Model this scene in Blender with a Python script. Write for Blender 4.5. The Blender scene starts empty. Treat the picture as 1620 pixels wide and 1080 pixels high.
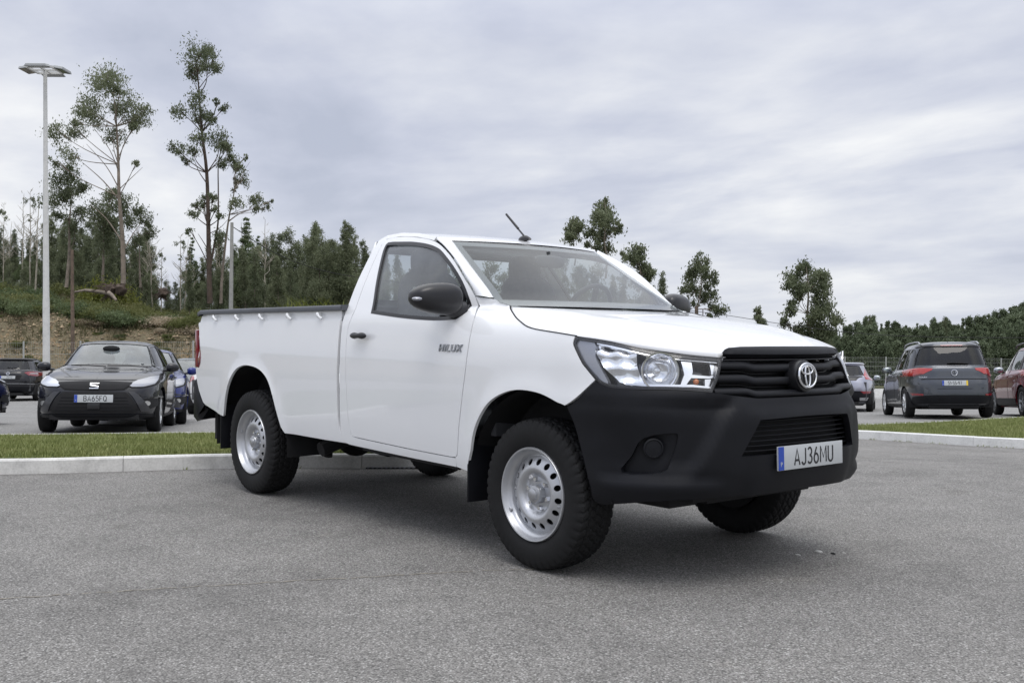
import bpy, bmesh, math, random
import numpy as np
from mathutils import Vector, Matrix
from mathutils.geometry import delaunay_2d_cdt
PI=math.pi; R_=math.radians
scene=bpy.context.scene; C=scene.collection
# ---------------------------------------------------------------- camera, sky, sun, exposure
CP=Vector((3.7936,-4.1750,1.1462)); YAW,PITCH,ROLL,F=2.446071,-0.005104,0.00709,1624.715
fw=Vector((math.cos(YAW)*math.cos(PITCH),math.sin(YAW)*math.cos(PITCH),math.sin(PITCH)))
rt0=Vector((math.sin(YAW),-math.cos(YAW),0)); up0=rt0.cross(fw)
rt=rt0*math.cos(ROLL)+up0*math.sin(ROLL); up=up0*math.cos(ROLL)-rt0*math.sin(ROLL)
cam_d=bpy.data.cameras.new('camera'); cam=bpy.data.objects.new('camera',cam_d); C.objects.link(cam)
cam_d.sensor_width=36; cam_d.lens=36*F/1620; cam_d.clip_end=3000; cam_d.clip_start=.05
M3=Matrix((rt,up,-fw)).transposed(); cam.matrix_world=Matrix.Translation(CP)@M3.to_4x4()
scene.camera=cam
SUN_EL,SUN_AZ=64.0,-35.0      # degrees; azimuth of the direction TOWARDS the sun, from +x (truck nose) counter-clockwise
w=bpy.data.worlds.new('World'); scene.world=w; w.use_nodes=True
nt=w.node_tree; nt.nodes.clear(); N=nt.nodes.new; Lk=nt.links.new
def mathn(t,op,a,b=None,clamp=False):
    n=t.nodes.new('ShaderNodeMath'); n.operation=op; n.use_clamp=clamp
    for i,v in enumerate((a,b)):
        if v is None: continue
        if isinstance(v,(int,float)): n.inputs[i].default_value=v
        else: t.links.new(v,n.inputs[i])
    return n.outputs[0]
def ramp(t,fac,stops,interp='LINEAR'):
    n=t.nodes.new('ShaderNodeValToRGB'); n.color_ramp.interpolation=interp
    e=n.color_ramp.elements
    while len(e)>1: e.remove(e[0])
    e[0].position=stops[0][0]; e[0].color=(*stops[0][1],1) if len(stops[0][1])==3 else stops[0][1]
    for p,c in stops[1:]:
        k=e.new(p); k.color=(*c,1)
    t.links.new(fac,n.inputs[0]); return n.outputs[0]
def mixc(t,f,a,b,mode='MIX'):
    n=t.nodes.new('ShaderNodeMix'); n.data_type='RGBA'; n.blend_type=mode
    for s,v in ((n.inputs['Factor'],f),(n.inputs[6],a),(n.inputs[7],b)):
        if isinstance(v,(int,float)): s.default_value=v
        elif isinstance(v,tuple): s.default_value=(*v,1) if len(v)==3 else v
        else: t.links.new(v,s)
    return n.outputs[2]
sky=N('ShaderNodeTexSky'); sky.sky_type='NISHITA'; sky.sun_disc=False
sky.sun_elevation=R_(SUN_EL); sky.sun_rotation=R_(90-SUN_AZ); sky.air_density=1.2; sky.dust_density=2.0
tc=N('ShaderNodeTexCoord'); sep=N('ShaderNodeSeparateXYZ'); Lk(tc.outputs['Generated'],sep.inputs[0])
# clouds lie on a high flat layer: project the view direction on it
zc=mathn(nt,'MAXIMUM',mathn(nt,'ADD',sep.outputs[2],.14),.02)
cx=mathn(nt,'DIVIDE',sep.outputs[0],zc); cy=mathn(nt,'DIVIDE',sep.outputs[1],zc)
cmb=N('ShaderNodeCombineXYZ'); Lk(cx,cmb.inputs[0]); Lk(cy,cmb.inputs[1])
mp=N('ShaderNodeMapping'); Lk(cmb.outputs[0],mp.inputs[0]); mp.inputs['Rotation'].default_value=(0,0,R_(35)); mp.inputs['Scale'].default_value=(.8,1.05,1); mp.inputs['Location'].default_value=(12.1,4.4,0)
def noise(t,vec,sc,det=6,rough=.5,dist=0):
    n=t.nodes.new('ShaderNodeTexNoise'); n.inputs['Scale'].default_value=sc; n.inputs['Detail'].default_value=det
    n.inputs['Roughness'].default_value=rough; n.inputs['Distortion'].default_value=dist
    if vec is not None: t.links.new(vec,n.inputs['Vector'])
    return n.outputs['Fac']
n1=noise(nt,mp.outputs[0],.75,7,.52,.35); n2=noise(nt,mp.outputs[0],2.6,8,.55,.2)
cl=mathn(nt,'ADD',mathn(nt,'MULTIPLY',n1,.78),mathn(nt,'MULTIPLY',n2,.22))
cloud=ramp(nt,cl,[(.36,(.50,.54,.655)),(.44,(.59,.625,.74)),(.50,(.69,.72,.81)),(.56,(.81,.83,.885)),(.63,(.95,.96,.975)),(.70,(1.05,1.05,1.04))])
# near the horizon the layer closes into an even pale haze
hz=mathn(nt,'SUBTRACT',1.0,mathn(nt,'DIVIDE',sep.outputs[2],.20),True)
cloud=mixc(nt,mathn(nt,'MULTIPLY',mathn(nt,'MULTIPLY',hz,hz),.70),cloud,(.70,.735,.81))
# overcast luminance rises towards the zenith
zen=mathn(nt,'ADD',1.0,mathn(nt,'MULTIPLY',mathn(nt,'MAXIMUM',mathn(nt,'SUBTRACT',sep.outputs[2],.27),0),1.75))
vm=N('ShaderNodeVectorMath'); vm.operation='SCALE'; Lk(cloud,vm.inputs[0]); Lk(zen,vm.inputs['Scale'])
bg1=N('ShaderNodeBackground'); Lk(sky.outputs[0],bg1.inputs[0]); bg1.inputs[1].default_value=.05
bg2=N('ShaderNodeBackground'); Lk(vm.outputs[0],bg2.inputs[0]); bg2.inputs[1].default_value=1.0
ms=N('ShaderNodeMixShader'); ms.inputs[0].default_value=.93; Lk(bg1.outputs[0],ms.inputs[1]); Lk(bg2.outputs[0],ms.inputs[2])
wo=N('ShaderNodeOutputWorld'); Lk(ms.outputs[0],wo.inputs[0])
sl=bpy.data.lights.new('sun','SUN'); sl.energy=1.05; sl.angle=R_(32); sl.color=(1,.955,.89)
so=bpy.data.objects.new('sun',sl); C.objects.link(so)
sd=Vector((math.cos(R_(SUN_EL))*math.cos(R_(SUN_AZ)),math.cos(R_(SUN_EL))*math.sin(R_(SUN_AZ)),math.sin(R_(SUN_EL))))
so.rotation_euler=sd.to_track_quat('Z','Y').to_euler()
scene.view_settings.view_transform='Standard'; scene.view_settings.look='None'; scene.view_settings.exposure=0.07; scene.view_settings.gamma=1
scene.view_settings.use_curve_mapping=False
scene.render.engine='CYCLES'
# ---------------------------------------------------------------- places: depth d and side step s as seen from where the photographer stood
HF=Vector((math.cos(YAW),math.sin(YAW))); HR=Vector((math.sin(YAW),-math.cos(YAW)))
def sm(a,b,x):
    t=min(1,max(0,(x-a)/(b-a))); return t*t*(3-2*t)
def ds(x,y):
    q=Vector((x-CP.x,y-CP.y)); return q.dot(HF),q.dot(HR)
def xy(d,s):
    q=Vector((CP.x,CP.y))+HF*d+HR*s; return q.x,q.y
def lot(d,s):
    k=min(max(0,d-9),15)*(1-.6*min(1,max(0,(d-24)/9)))
    return -.05*max(0,min(d,30)-9)-.035*max(0,d-30)+(.00062 if s>0 else .00035)*max(-40,min(40,s))*k
def P(u,v,d):
    "point at depth d in the direction measured on the photograph"
    a=(u-810)/F; b=-(v-540)/F
    q=fw+rt*a+up*b; return CP+q*(d/ (q.x*HF.x+q.y*HF.y))
# ---------------------------------------------------------------- materials
MATS={}
def mat(name,col=(.5,.5,.5),rough=.5,metal=0,coat=0,spec=.5,noise_sc=0,noise_amt=0,bump=0,bump_sc=0,emit=None,coat_rough=.03):
    m=bpy.data.materials.new(name); m.use_nodes=True; t=m.node_tree; b=t.nodes['Principled BSDF']
    b.inputs['Base Color'].default_value=(*col,1); b.inputs['Roughness'].default_value=rough; b.inputs['Metallic'].default_value=metal
    b.inputs['Coat Weight'].default_value=coat; b.inputs['Coat Roughness'].default_value=coat_rough; b.inputs['Specular IOR Level'].default_value=spec
    if noise_amt:
        o=t.nodes.new('ShaderNodeTexCoord').outputs['Object']; n=noise(t,o,noise_sc,6,.6)
        c=ramp(t,n,[(.3,tuple(x*(1-noise_amt) for x in col)),(.7,tuple(min(1,x*(1+noise_amt)) for x in col))])
        t.links.new(c,b.inputs['Base Color'])
    if bump:
        o=t.nodes.new('ShaderNodeTexCoord').outputs['Object']; n=noise(t,o,bump_sc,4,.6)
        bn=t.nodes.new('ShaderNodeBump'); bn.inputs['Strength'].default_value=bump; bn.inputs['Distance'].default_value=.01
        t.links.new(n,bn.inputs['Height']); t.links.new(bn.outputs[0],b.inputs['Normal'])
    if emit: b.inputs['Emission Color'].default_value=(*emit,1); b.inputs['Emission Strength'].default_value=1
    MATS[name]=m; return m
def glass(name,tint=(.8,.85,.84),refl=1.0,ior=1.5,haze=0.0,hazecol=(.4,.43,.44)):
    m=bpy.data.materials.new(name); m.use_nodes=True; t=m.node_tree; t.nodes.clear()
    tr=t.nodes.new('ShaderNodeBsdfTransparent'); tr.inputs[0].default_value=(*tint,1)
    gl=t.nodes.new('ShaderNodeBsdfGlossy'); gl.inputs['Roughness'].default_value=.0; gl.inputs[0].default_value=(refl,refl,refl,1)
    lw=t.nodes.new('ShaderNodeLayerWeight'); lw.inputs[0].default_value=.5   # the facing ratio is the same from both sides of a pane
    r0=((ior-1)/(ior+1))**2; frv=mathn(t,'ADD',r0,mathn(t,'MULTIPLY',mathn(t,'POWER',lw.outputs['Facing'],4.2),1-r0))
    base=tr.outputs[0]
    if haze:  # pale diffuse veil painted into the pane to stand for reflected sky
        df=t.nodes.new('ShaderNodeBsdfDiffuse'); df.inputs[0].default_value=(*hazecol,1)
        o=t.nodes.new('ShaderNodeTexCoord').outputs['Object']; n=noise(t,o,3,5,.6)
        h=t.nodes.new('ShaderNodeMixShader'); t.links.new(mathn(t,'MULTIPLY',n,haze*2),h.inputs[0]); t.links.new(base,h.inputs[1]); t.links.new(df.outputs[0],h.inputs[2]); base=h.outputs[0]
    mx=t.nodes.new('ShaderNodeMixShader'); t.links.new(frv,mx.inputs[0]); t.links.new(base,mx.inputs[1]); t.links.new(gl.outputs[0],mx.inputs[2])
    o=t.nodes.new('ShaderNodeOutputMaterial'); t.links.new(mx.outputs[0],o.inputs[0]); MATS[name]=m; return m
def wpos(t):
    return t.nodes.new('ShaderNodeNewGeometry').outputs['Position']
def fresh(name):
    m=bpy.data.materials.new(name); m.use_nodes=True; MATS[name]=m; return m,m.node_tree,m.node_tree.nodes['Principled BSDF']
def vor(t,vec,sc,feat='F1',out='Distance',rnd=1):
    n=t.nodes.new('ShaderNodeTexVoronoi'); n.inputs['Scale'].default_value=sc; n.feature=feat; n.inputs['Randomness'].default_value=rnd
    t.links.new(vec,n.inputs['Vector']); return n.outputs[out]
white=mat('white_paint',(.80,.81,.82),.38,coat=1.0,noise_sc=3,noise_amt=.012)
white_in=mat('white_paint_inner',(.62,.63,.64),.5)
bplast=mat('black_grained_plastic',(.0075,.008,.0105),.50,spec=.22,bump=.10,bump_sc=900,noise_sc=5,noise_amt=.18)
bgloss=mat('black_smooth_plastic',(.014,.014,.016),.28)
rubber=mat('tyre_rubber',(.009,.009,.0095),.72,spec=.3,noise_sc=9,noise_amt=.25,bump=.15,bump_sc=300)
blk=mat('black_underside',(.006,.006,.007),.8,noise_sc=6,noise_amt=.4)
dgrey=mat('dark_grey_rubber',(.075,.08,.092),.55,noise_sc=8,noise_amt=.1)
steel=mat('silver_painted_steel',(.50,.51,.53),.36,metal=.72,coat=.25,noise_sc=12,noise_amt=.06,coat_rough=.15)
badge_m=mat('badge_metal',(.33,.34,.36),.22,metal=.9)
mirror_m=mat('mirror_silvering',(.42,.46,.45),.06,metal=1)
chrome=mat('chrome',(.82,.83,.85),.08,metal=1)
alu=mat('brushed_alloy',(.45,.46,.48),.3,metal=.8)
refl_m=mat('lamp_reflector',(.86,.87,.9),.12,metal=.92)
grey_lens=mat('lamp_grey_side',(.30,.31,.35),.22,metal=.3,coat=1)
dk_lamp=mat('lamp_dark_inside',(.03,.03,.034),.25,coat=1)
amber=mat('amber_bulb',(.55,.16,.04),.2,coat=1)
red=mat('red_lens',(.20,.010,.018),.12,coat=1,noise_sc=20,noise_amt=.3)
red2=mat('red_lens_bright',(.42,.030,.026),.12,coat=1)
fabric=mat('grey_seat_fabric',(.085,.088,.095),.9,noise_sc=30,noise_amt=.2,bump=.2,bump_sc=150)
dash=mat('dashboard_grey',(.06,.062,.067),.7)
trimg=mat('light_grey_trim',(.30,.31,.32),.7)
plate_w=mat('plate_white',(.46,.48,.49),.35,coat=.4)
plate_b=mat('plate_blue',(.02,.06,.36),.4)
plate_y=mat('plate_yellow',(.75,.52,.03),.4)
ink=mat('plate_ink',(.02,.02,.022),.5)
gl_clear=glass('windscreen_glass',(.78,.82,.815),.8,1.5,.06,(.34,.37,.38))
gl_side=glass('side_window_glass',(.66,.70,.71),1.0,1.6,.20,(.42,.45,.47))
gl_lamp=glass('lamp_lens_glass',(.93,.94,.95),1,1.45)
gl_dark=glass('tinted_car_glass',(.20,.22,.23),.9,1.55)
gl_vdark=glass('privacy_glass',(.07,.075,.08),.9,1.55)
gl_mid=glass('car_glass',(.50,.54,.54),1.0,1.7,.26,(.40,.44,.45))
# ---------------------------------------------------------------- object helpers
def props(o,label=None,cat=None,group=None,kind=None):
    if label: o['label']=label
    if cat: o['category']=cat
    if group: o['group']=group
    if kind: o['kind']=kind
    return o
def empty(name,loc=(0,0,0),label=None,cat=None,group=None):
    o=bpy.data.objects.new(name,None); o.location=loc; o.empty_display_size=.1; C.objects.link(o); return props(o,label,cat,group)
def mobj(name,verts,faces,m,parent=None,smooth=True,nrm=None,mi=None,**kw):
    me=bpy.data.meshes.new(name); me.from_pydata([tuple(v) for v in verts],[],faces)
    for k in (m if isinstance(m,(list,tuple)) else [m]): me.materials.append(k)
    if smooth: me.polygons.foreach_set('use_smooth',[True]*len(me.polygons))
    if mi is not None: me.polygons.foreach_set('material_index',mi)
    me.update()
    if nrm is not None: me.normals_split_custom_set_from_vertices([tuple(n) for n in nrm])
    o=bpy.data.objects.new(name,me); C.objects.link(o)
    if parent is not None: o.parent=parent
    return props(o,**kw)
class MB:
    def __init__(s): s.v=[];s.f=[];s.mi=[]
    def add(s,v,f,k=0):
        b=len(s.v); s.v+= [tuple(q) for q in v]; s.f+=[tuple(i+b for i in q) for q in f]; s.mi+=[k]*len(f); return s
    def box(s,c,d,rot=None,k=0,taper=1.0):
        c=Vector(c); v=[]
        for z in(-1,1):
            for x,y in((-1,-1),(1,-1),(1,1),(-1,1)):
                q=Vector((x*d[0]/2*(taper if z>0 else 1),y*d[1]/2*(taper if z>0 else 1),z*d[2]/2))
                if rot is not None: q=rot@q
                v.append(q+c)
        return s.add(v,[(3,2,1,0),(4,5,6,7),(0,1,5,4),(1,2,6,5),(2,3,7,6),(3,0,4,7)],k)
    def tube(s,pts,r,seg=8,k=0,cap=True):
        pts=[Vector(p) for p in pts]; n=len(pts); rr=r if isinstance(r,(list,tuple)) else [r]*n; v=[];f=[]
        prev=None
        for i,p in enumerate(pts):
            t=(pts[min(i+1,n-1)]-pts[max(i-1,0)])
            t=t.normalized() if t.length>1e-9 else Vector((0,0,1))
            if prev is None: a=t.orthogonal().normalized()
            else:
                a=prev-t*prev.dot(t); a=a.normalized() if a.length>1e-6 else t.orthogonal().normalized()
            prev=a; b=t.cross(a)
            for j in range(seg):
                an=2*PI*j/seg; v.append(p+(a*math.cos(an)+b*math.sin(an))*rr[i])
        for i in range(n-1):
            for j in range(seg):
                q=(j+1)%seg; f.append((i*seg+j,i*seg+q,(i+1)*seg+q,(i+1)*seg+j))
        if cap: f.append(tuple(range(seg))[::-1]); f.append(tuple((n-1)*seg+j for j in range(seg)))
        return s.add(v,f,k)
    def lathe(s,prof,axis='y',c=(0,0,0),seg=48,k=0,a0=0,a1=2*PI,flip=False):
        "prof: (r, h) pairs turned about the axis through c"
        v=[];f=[];full=abs(a1-a0-2*PI)<1e-6; ns=seg if full else seg+1
        for r,h in prof:
            for j in range(ns):
                a=a0+(a1-a0)*j/seg; x,y=r*math.cos(a),r*math.sin(a)
                p={'y':(x,h,y),'z':(x,y,h),'x':(h,x,y)}[axis]; v.append((p[0]+c[0],p[1]+c[1],p[2]+c[2]))
        for i in range(len(prof)-1):
            for j in range(seg):
                q=(j+1)%ns if full else j+1
                g=(i*ns+j,i*ns+q,(i+1)*ns+q,(i+1)*ns+j); f.append(g[::-1] if flip else g)
        return s.add(v,f,k)
    def ball(s,c,r,seg=16,rings=10,k=0,fn=None):
        v=[];f=[]; r=r if isinstance(r,(tuple,list)) else (r,r,r)
        for i in range(rings+1):
            th=PI*i/rings
            for j in range(seg):
                a=2*PI*j/seg; q=Vector((math.sin(th)*math.cos(a),math.sin(th)*math.sin(a),math.cos(th)))
                if fn: q=fn(q)
                v.append((c[0]+q[0]*r[0],c[1]+q[1]*r[1],c[2]+q[2]*r[2]))
        for i in range(rings):
            for j in range(seg):
                q=(j+1)%seg; f.append((i*seg+j,(i+1)*seg+j,(i+1)*seg+q,i*seg+q))
        return s.add(v,f,k)
    def build(s,name,m,parent=None,smooth=True,angle=35,bevel=0,**kw):
        o=mobj(name,s.v,s.f,m,parent,False,None,s.mi,**kw)
        me=o.data
        bm=bmesh.new(); bm.from_mesh(me); bmesh.ops.remove_doubles(bm,verts=bm.verts,dist=1e-6)
        bmesh.ops.recalc_face_normals(bm,faces=bm.faces)
        if bevel: bmesh.ops.bevel(bm,geom=[e for e in bm.edges if len(e.link_faces)==2 and e.calc_face_angle(0)>.6],offset=bevel,segments=2,profile=.6,affect='EDGES',clamp_overlap=True)
        for e in bm.edges:
            if len(e.link_faces)==2 and e.calc_face_angle(0)>R_(angle): e.smooth=False
        for f in bm.faces: f.smooth=smooth
        bm.to_mesh(me); bm.free(); return o
def copy_tree(o,parent=None,name=None):
    c=o.copy(); C.objects.link(c); c.parent=parent
    for ch in o.children: copy_tree(ch,c)
    return c
# curves / polygons
def cr(pts,n=5,closed=True):
    "Catmull-Rom; a doubled point makes a corner"
    out=[];L=len(pts); rng=range(L) if closed else range(L-1)
    g=lambda i: pts[i%L] if closed else pts[max(0,min(L-1,i))]
    for i in rng:
        p0,p1,p2,p3=g(i-1),g(i),g(i+1),g(i+2)
        if all(abs(a-b)<1e-9 for a,b in zip(p1,p2)): continue
        for k in range(n):
            t=k/n; out.append(tuple(.5*((2*b)+(-a+c)*t+(2*a-5*b+4*c-d)*t*t+(-a+3*b-3*c+d)*t**3) for a,b,c,d in zip(p0,p1,p2,p3)))
    if not closed: out.append(tuple(pts[-1]))
    return out
def densify(poly,step):
    out=[]
    for i,a in enumerate(poly):
        b=poly[(i+1)%len(poly)]; L=math.dist(a,b)
        if L<1e-7: continue
        k=max(1,int(math.ceil(L/step)))
        for j in range(k): out.append((a[0]+(b[0]-a[0])*j/k,a[1]+(b[1]-a[1])*j/k))
    return out
def area(p): return .5*sum(p[i][0]*p[(i+1)%len(p)][1]-p[(i+1)%len(p)][0]*p[i][1] for i in range(len(p)))
def inset(poly,d):
    "move every edge of the polygon inwards by d (outwards when negative)"
    s=1 if area(poly)>0 else -1; n=len(poly); out=[]
    for i in range(n):
        a,b,c=poly[i-1],poly[i],poly[(i+1)%n]
        e1=Vector((b[0]-a[0],b[1]-a[1])); e2=Vector((c[0]-b[0],c[1]-b[1]))
        if e1.length<1e-9 or e2.length<1e-9: out.append(b); continue
        e1.normalize(); e2.normalize(); n1=Vector((-e1.y,e1.x))*s; n2=Vector((-e2.y,e2.x))*s
        m=n1+n2
        if m.length<.3: out.append(b); continue
        m.normalize(); k=d/max(.5,m.dot(n1)); out.append((b[0]+m.x*k,b[1]+m.y*k))
    return out
def pip_many(px,py,poly):
    ins=np.zeros(px.shape,bool); n=len(poly)
    for i in range(n):
        x1,y1=poly[i]; x2,y2=poly[(i+1)%n]
        if y1==y2: continue
        c=((y1>py)!=(y2>py))&(px<(x2-x1)*(py-y1)/(y2-y1)+x1); ins^=c
    return ins
def panel(name,outline,surf,m,parent=None,holes=(),step=.05,thick=.018,off=0.0,mirror=False,su=1.0,sv=1.0,rim=True,both=False,rel=None,eps=1e-4,bev=0.0,**kw):
    """a real plate: outline and holes in the two surface coordinates, lifted on the surface, with rolled edges of depth 'thick'"""
    st=(step*su,step*sv)
    sc=lambda p:(p[0]/su,p[1]/sv)
    loops=[densify([sc(q) for q in outline],step)]+[densify([sc(q) for q in h],step) for h in holes]
    V=[];E=[]
    for L in loops:
        b=len(V); V+=L; E+=[(b+i,b+(i+1)%len(L)) for i in range(len(L))]
    bv=np.array(V); xs=[p[0] for p in loops[0]]; ys=[p[1] for p in loops[0]]
    gx=np.arange(min(xs)+step*.5,max(xs),step); gy=np.arange(min(ys)+step*.5,max(ys),step)
    if len(gx) and len(gy):
        X,Y=np.meshgrid(gx,gy); X=X.ravel(); Y=Y.ravel(); ok=pip_many(X,Y,loops[0])
        for L in loops[1:]: ok&=~pip_many(X,Y,L)
        X=X[ok];Y=Y[ok]
        if len(X):
            d2=np.full(len(X),1e9)
            for i in range(0,len(bv),400):
                q=bv[i:i+400]; d2=np.minimum(d2,((X[:,None]-q[None,:,0])**2+(Y[:,None]-q[None,:,1])**2).min(1))
            k=d2>(.45*step)**2; V=V+list(zip(X[k].tolist(),Y[k].tolist()))
    r=delaunay_2d_cdt([Vector(p) for p in V],E,[],0,1e-7)
    vs=[(p.x,p.y) for p in r[0]]; tri=[tuple(f) for f in r[2]]
    cxs=np.array([sum(vs[i][0] for i in f)/3 for f in tri]); cys=np.array([sum(vs[i][1] for i in f)/3 for f in tri])
    ok=pip_many(cxs,cys,loops[0])
    for L in loops[1:]: ok&=~pip_many(cxs,cys,L)
    tri=[f for f,k in zip(tri,ok) if k]
    tri=[f if area([vs[i] for i in f])>0 else f[::-1] for f in tri]
    def at(u,v):
        p=Vector(surf(u*su,v*sv)); a=Vector(surf(u*su+eps,v*sv))-Vector(surf(u*su-eps,v*sv)); b=Vector(surf(u*su,v*sv+eps))-Vector(surf(u*su,v*sv-eps))
        n=a.cross(b); n=n.normalized() if n.length>1e-12 else Vector((0,0,1)); return p,n
    used=sorted({i for f in tri for i in f}); ix={i:k for k,i in enumerate(used)}
    P3=[];NN=[]
    for i in used:
        p,n=at(*vs[i]); o=off
        if rel: o+=rel(vs[i][0]*su,vs[i][1]*sv)
        P3.append(p+n*o); NN.append(n)
    F3=[tuple(ix[i] for i in f) for f in tri]
    if rel:   # normals of the embossed sheet
        acc=[Vector((0,0,0)) for _ in P3]
        for f in F3:
            q=(P3[f[1]]-P3[f[0]]).cross(P3[f[2]]-P3[f[0]])
            for i in f: acc[i]+=q
        NN2=[a.normalized() if a.length>1e-12 else n for a,n in zip(acc,NN)]
    else: NN2=NN
    cnt={}
    for f in F3:
        for a,b in ((f[0],f[1]),(f[1],f[2]),(f[2],f[0])): cnt[(a,b)]=1
    bd=[(a,b) for (a,b) in cnt if (b,a) not in cnt]
    NR=list(NN2)
    if rim and thick>0:
        mp_={}
        for a,b in bd:
            for i in (a,b):
                if i not in mp_:
                    k=len(P3); P3.append(P3[i]); NR.append(None); P3.append(P3[i]-NN[i]*thick); NR.append(None); mp_[i]=k
            t=(P3[b]-P3[a]); side=t.cross(NN[a]); side=side.normalized() if side.length>1e-12 else NN[a]
            for i in (a,b):
                k=mp_[i]; NR[k]=(NR[k] or Vector())+side; NR[k+1]=(NR[k+1] or Vector())+side
            ka,kb=mp_[a],mp_[b]; F3.append((b,a,ka,kb)) if False else F3.append((kb,ka,ka+1,kb+1))
    NR=[(n.normalized() if n.length>1e-9 else Vector((0,0,1))) for n in NR]
    if both:   # a closed back for thin sheets seen from behind
        pass
    sides=[(1,)] if not mirror else [(-1,)]
    if mirror:
        P3=[Vector((p.x,-p.y,p.z)) for p in P3]; NR=[Vector((n.x,-n.y,n.z)) for n in NR]; F3=[f[::-1] for f in F3]
    return mobj(name,P3,F3,m,parent,True,NR,None,**kw)
def loft(name,rows,m,parent=None,closed=False,thick=0,flip=False,mirror=False,**kw):
    "grid through rows of points (all the same length)"
    n=len(rows[0]); v=[p for r in rows for p in r]; f=[]
    for i in range(len(rows)-1):
        for j in range(n-1 if not closed else n):
            q=(j+1)%n; g=(i*n+j,i*n+q,(i+1)*n+q,(i+1)*n+j); f.append(g[::-1] if flip else g)
    if mirror: v=[(p[0],-p[1],p[2]) for p in v]; f=[g[::-1] for g in f]
    return mobj(name,v,f,m,parent,True,None,None,**kw)
def text_mesh(name,s,size,m,parent,M,ext=.0015,sx=1.0,off=0.0,shear=0.0,align='CENTER',sp=1.0):
    cu=bpy.data.curves.new(name,'FONT'); cu.body=s; cu.size=size; cu.align_x=align; cu.align_y='CENTER'; cu.extrude=ext; cu.offset=off; cu.shear=shear; cu.space_character=sp
    cu.resolution_u=3
    t=bpy.data.objects.new(name,cu); C.objects.link(t); dg=bpy.context.evaluated_depsgraph_get(); dg.update()
    me=bpy.data.meshes.new_from_object(t.evaluated_get(dg)); bpy.data.objects.remove(t); bpy.data.curves.remove(cu)
    me.name=name; me.transform(Matrix.Diagonal((sx,1,1,1))); me.transform(M); me.materials.clear(); me.materials.append(m)
    o=bpy.data.objects.new(name,me); C.objects.link(o); o.parent=parent; return o
def _arc(cx,cy,rx,ry,a0,a1,n=9): return [(cx+rx*math.cos(R_(a0+(a1-a0)*i/n)),cy+ry*math.sin(R_(a0+(a1-a0)*i/n))) for i in range(n+1)]
GLY={'A':(.56,[[(0,0),(.28,1),(.56,0)],[(.10,.30),(.46,.30)]]),'J':(.40,[[(.40,1),(.40,.22)]+_arc(.20,.20,.20,.20,0,-170)]),
 '3':(.46,[_arc(.22,.76,.21,.24,150,-90)[0:]+_arc(.22,.27,.24,.25,90,-150)]),'6':(.48,[_arc(.24,.29,.23,.29,0,360,18),[(.02,.36),(.10,.62),(.30,1)]]),
 'M':(.66,[[(0,0),(.03,1),(.33,.30),(.63,1),(.66,0)]]),'U':(.50,[[(0,1),(0,.25)]+_arc(.25,.25,.25,.25,180,360)+[(.50,1)]]),
 'B':(.48,[[(0,0),(0,1),(.26,1)]+_arc(.24,.76,.20,.24,90,-90)+[(0,.52)],[(.24,.52)]+_arc(.24,.26,.24,.26,90,-90)+[(0,0)]]),
 '5':(.46,[[(.42,1),(.05,1),(.03,.55)]+_arc(.22,.31,.24,.30,120,-150)]),'F':(.44,[[(0,0),(0,1),(.44,1)],[(0,.52),(.36,.52)]]),
 'Q':(.56,[_arc(.28,.5,.28,.5,0,360,24),[(.34,.22),(.60,-.04)]]),'1':(.26,[[(0,.78),(.22,1),(.22,0)]]),'S':(.48,[_arc(.24,.75,.22,.24,35,270)+_arc(.24,.26,.24,.25,90,-145)]),
 '9':(.48,[_arc(.24,.71,.23,.29,0,360,18),[(.46,.64),(.38,.38),(.18,0)]]),'7':(.46,[[(0,1),(.46,1),(.14,0)]]),'X':(.52,[[(0,0),(.52,1)],[(0,1),(.52,0)]]),
 '2':(.46,[_arc(.23,.74,.22,.25,165,-20)+[(.0,.0),(.46,0)]]),'V':(.54,[[(0,1),(.27,0),(.54,1)]]),'Z':(.48,[[(0,1),(.48,1),(0,0),(.48,0)]]),'-':(.26,[[(0,.5),(.26,.5)]]),' ':(.16,[]),'P':(.46,[[(0,0),(0,1),(.24,1)]+_arc(.24,.74,.22,.26,90,-90)+[(0,.48)]])}
def strokes(name,txt,h,m,parent,M,th=.075,gap=.20,sx=1.0):
    tot=sum(GLY[c][0] for c in txt)+gap*(len(txt)-1); x=-tot/2; b=MB()
    for c in txt:
        wd,L=GLY[c]
        for pl in L: b.tube([((x+a)*h*sx,(q-.5)*h,0) for a,q in pl],th*h,6)
        x+=wd+gap
    o=b.build(name,m,parent); o.data.transform(M@Matrix.Diagonal((1,1,.12,1))); o['kind']='stuff'; return o
def frame_of(p,right,upv):
    "matrix whose x is right, y is up, z is outward"
    r=Vector(right).normalized(); u=Vector(upv); u=(u-r*u.dot(r)).normalized(); n=r.cross(u)
    return Matrix.Translation(p)@Matrix((r,u,n)).transposed().to_4x4()
def plate(parent,p,right,upv,txt,w=.52,h=.11,yellow=False,sc=1.0,lift=.012):
    M=frame_of(p,right,upv)
    b=MB(); b.box((0,0,0),(w,h,.008)); o=b.build('number_plate',plate_w,parent,bevel=.002); o.data.transform(M)
    b=MB(); b.box((-w/2+.022,0,.0052),(.040,h-.004,.003)); q=b.build('blue_band',plate_b,o); q.data.transform(M)
    text_mesh('country_letter','P',.03,plate_w,o,M@Matrix.Translation((-w/2+.022,-h*.25,.0072)),.0005)
    if yellow:
        b=MB(); b.box((w/2-.018,0,.0052),(.034,h-.004,.003)); q=b.build('yellow_band',plate_y,o); q.data.transform(M)
    strokes('plate_lettering',txt,.074*sc,ink,o,M@Matrix.Translation((.020 if not yellow else 0,0,.0048)),.072,.24 if not yellow else .17,.98 if not yellow else .90)
    return o
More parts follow.
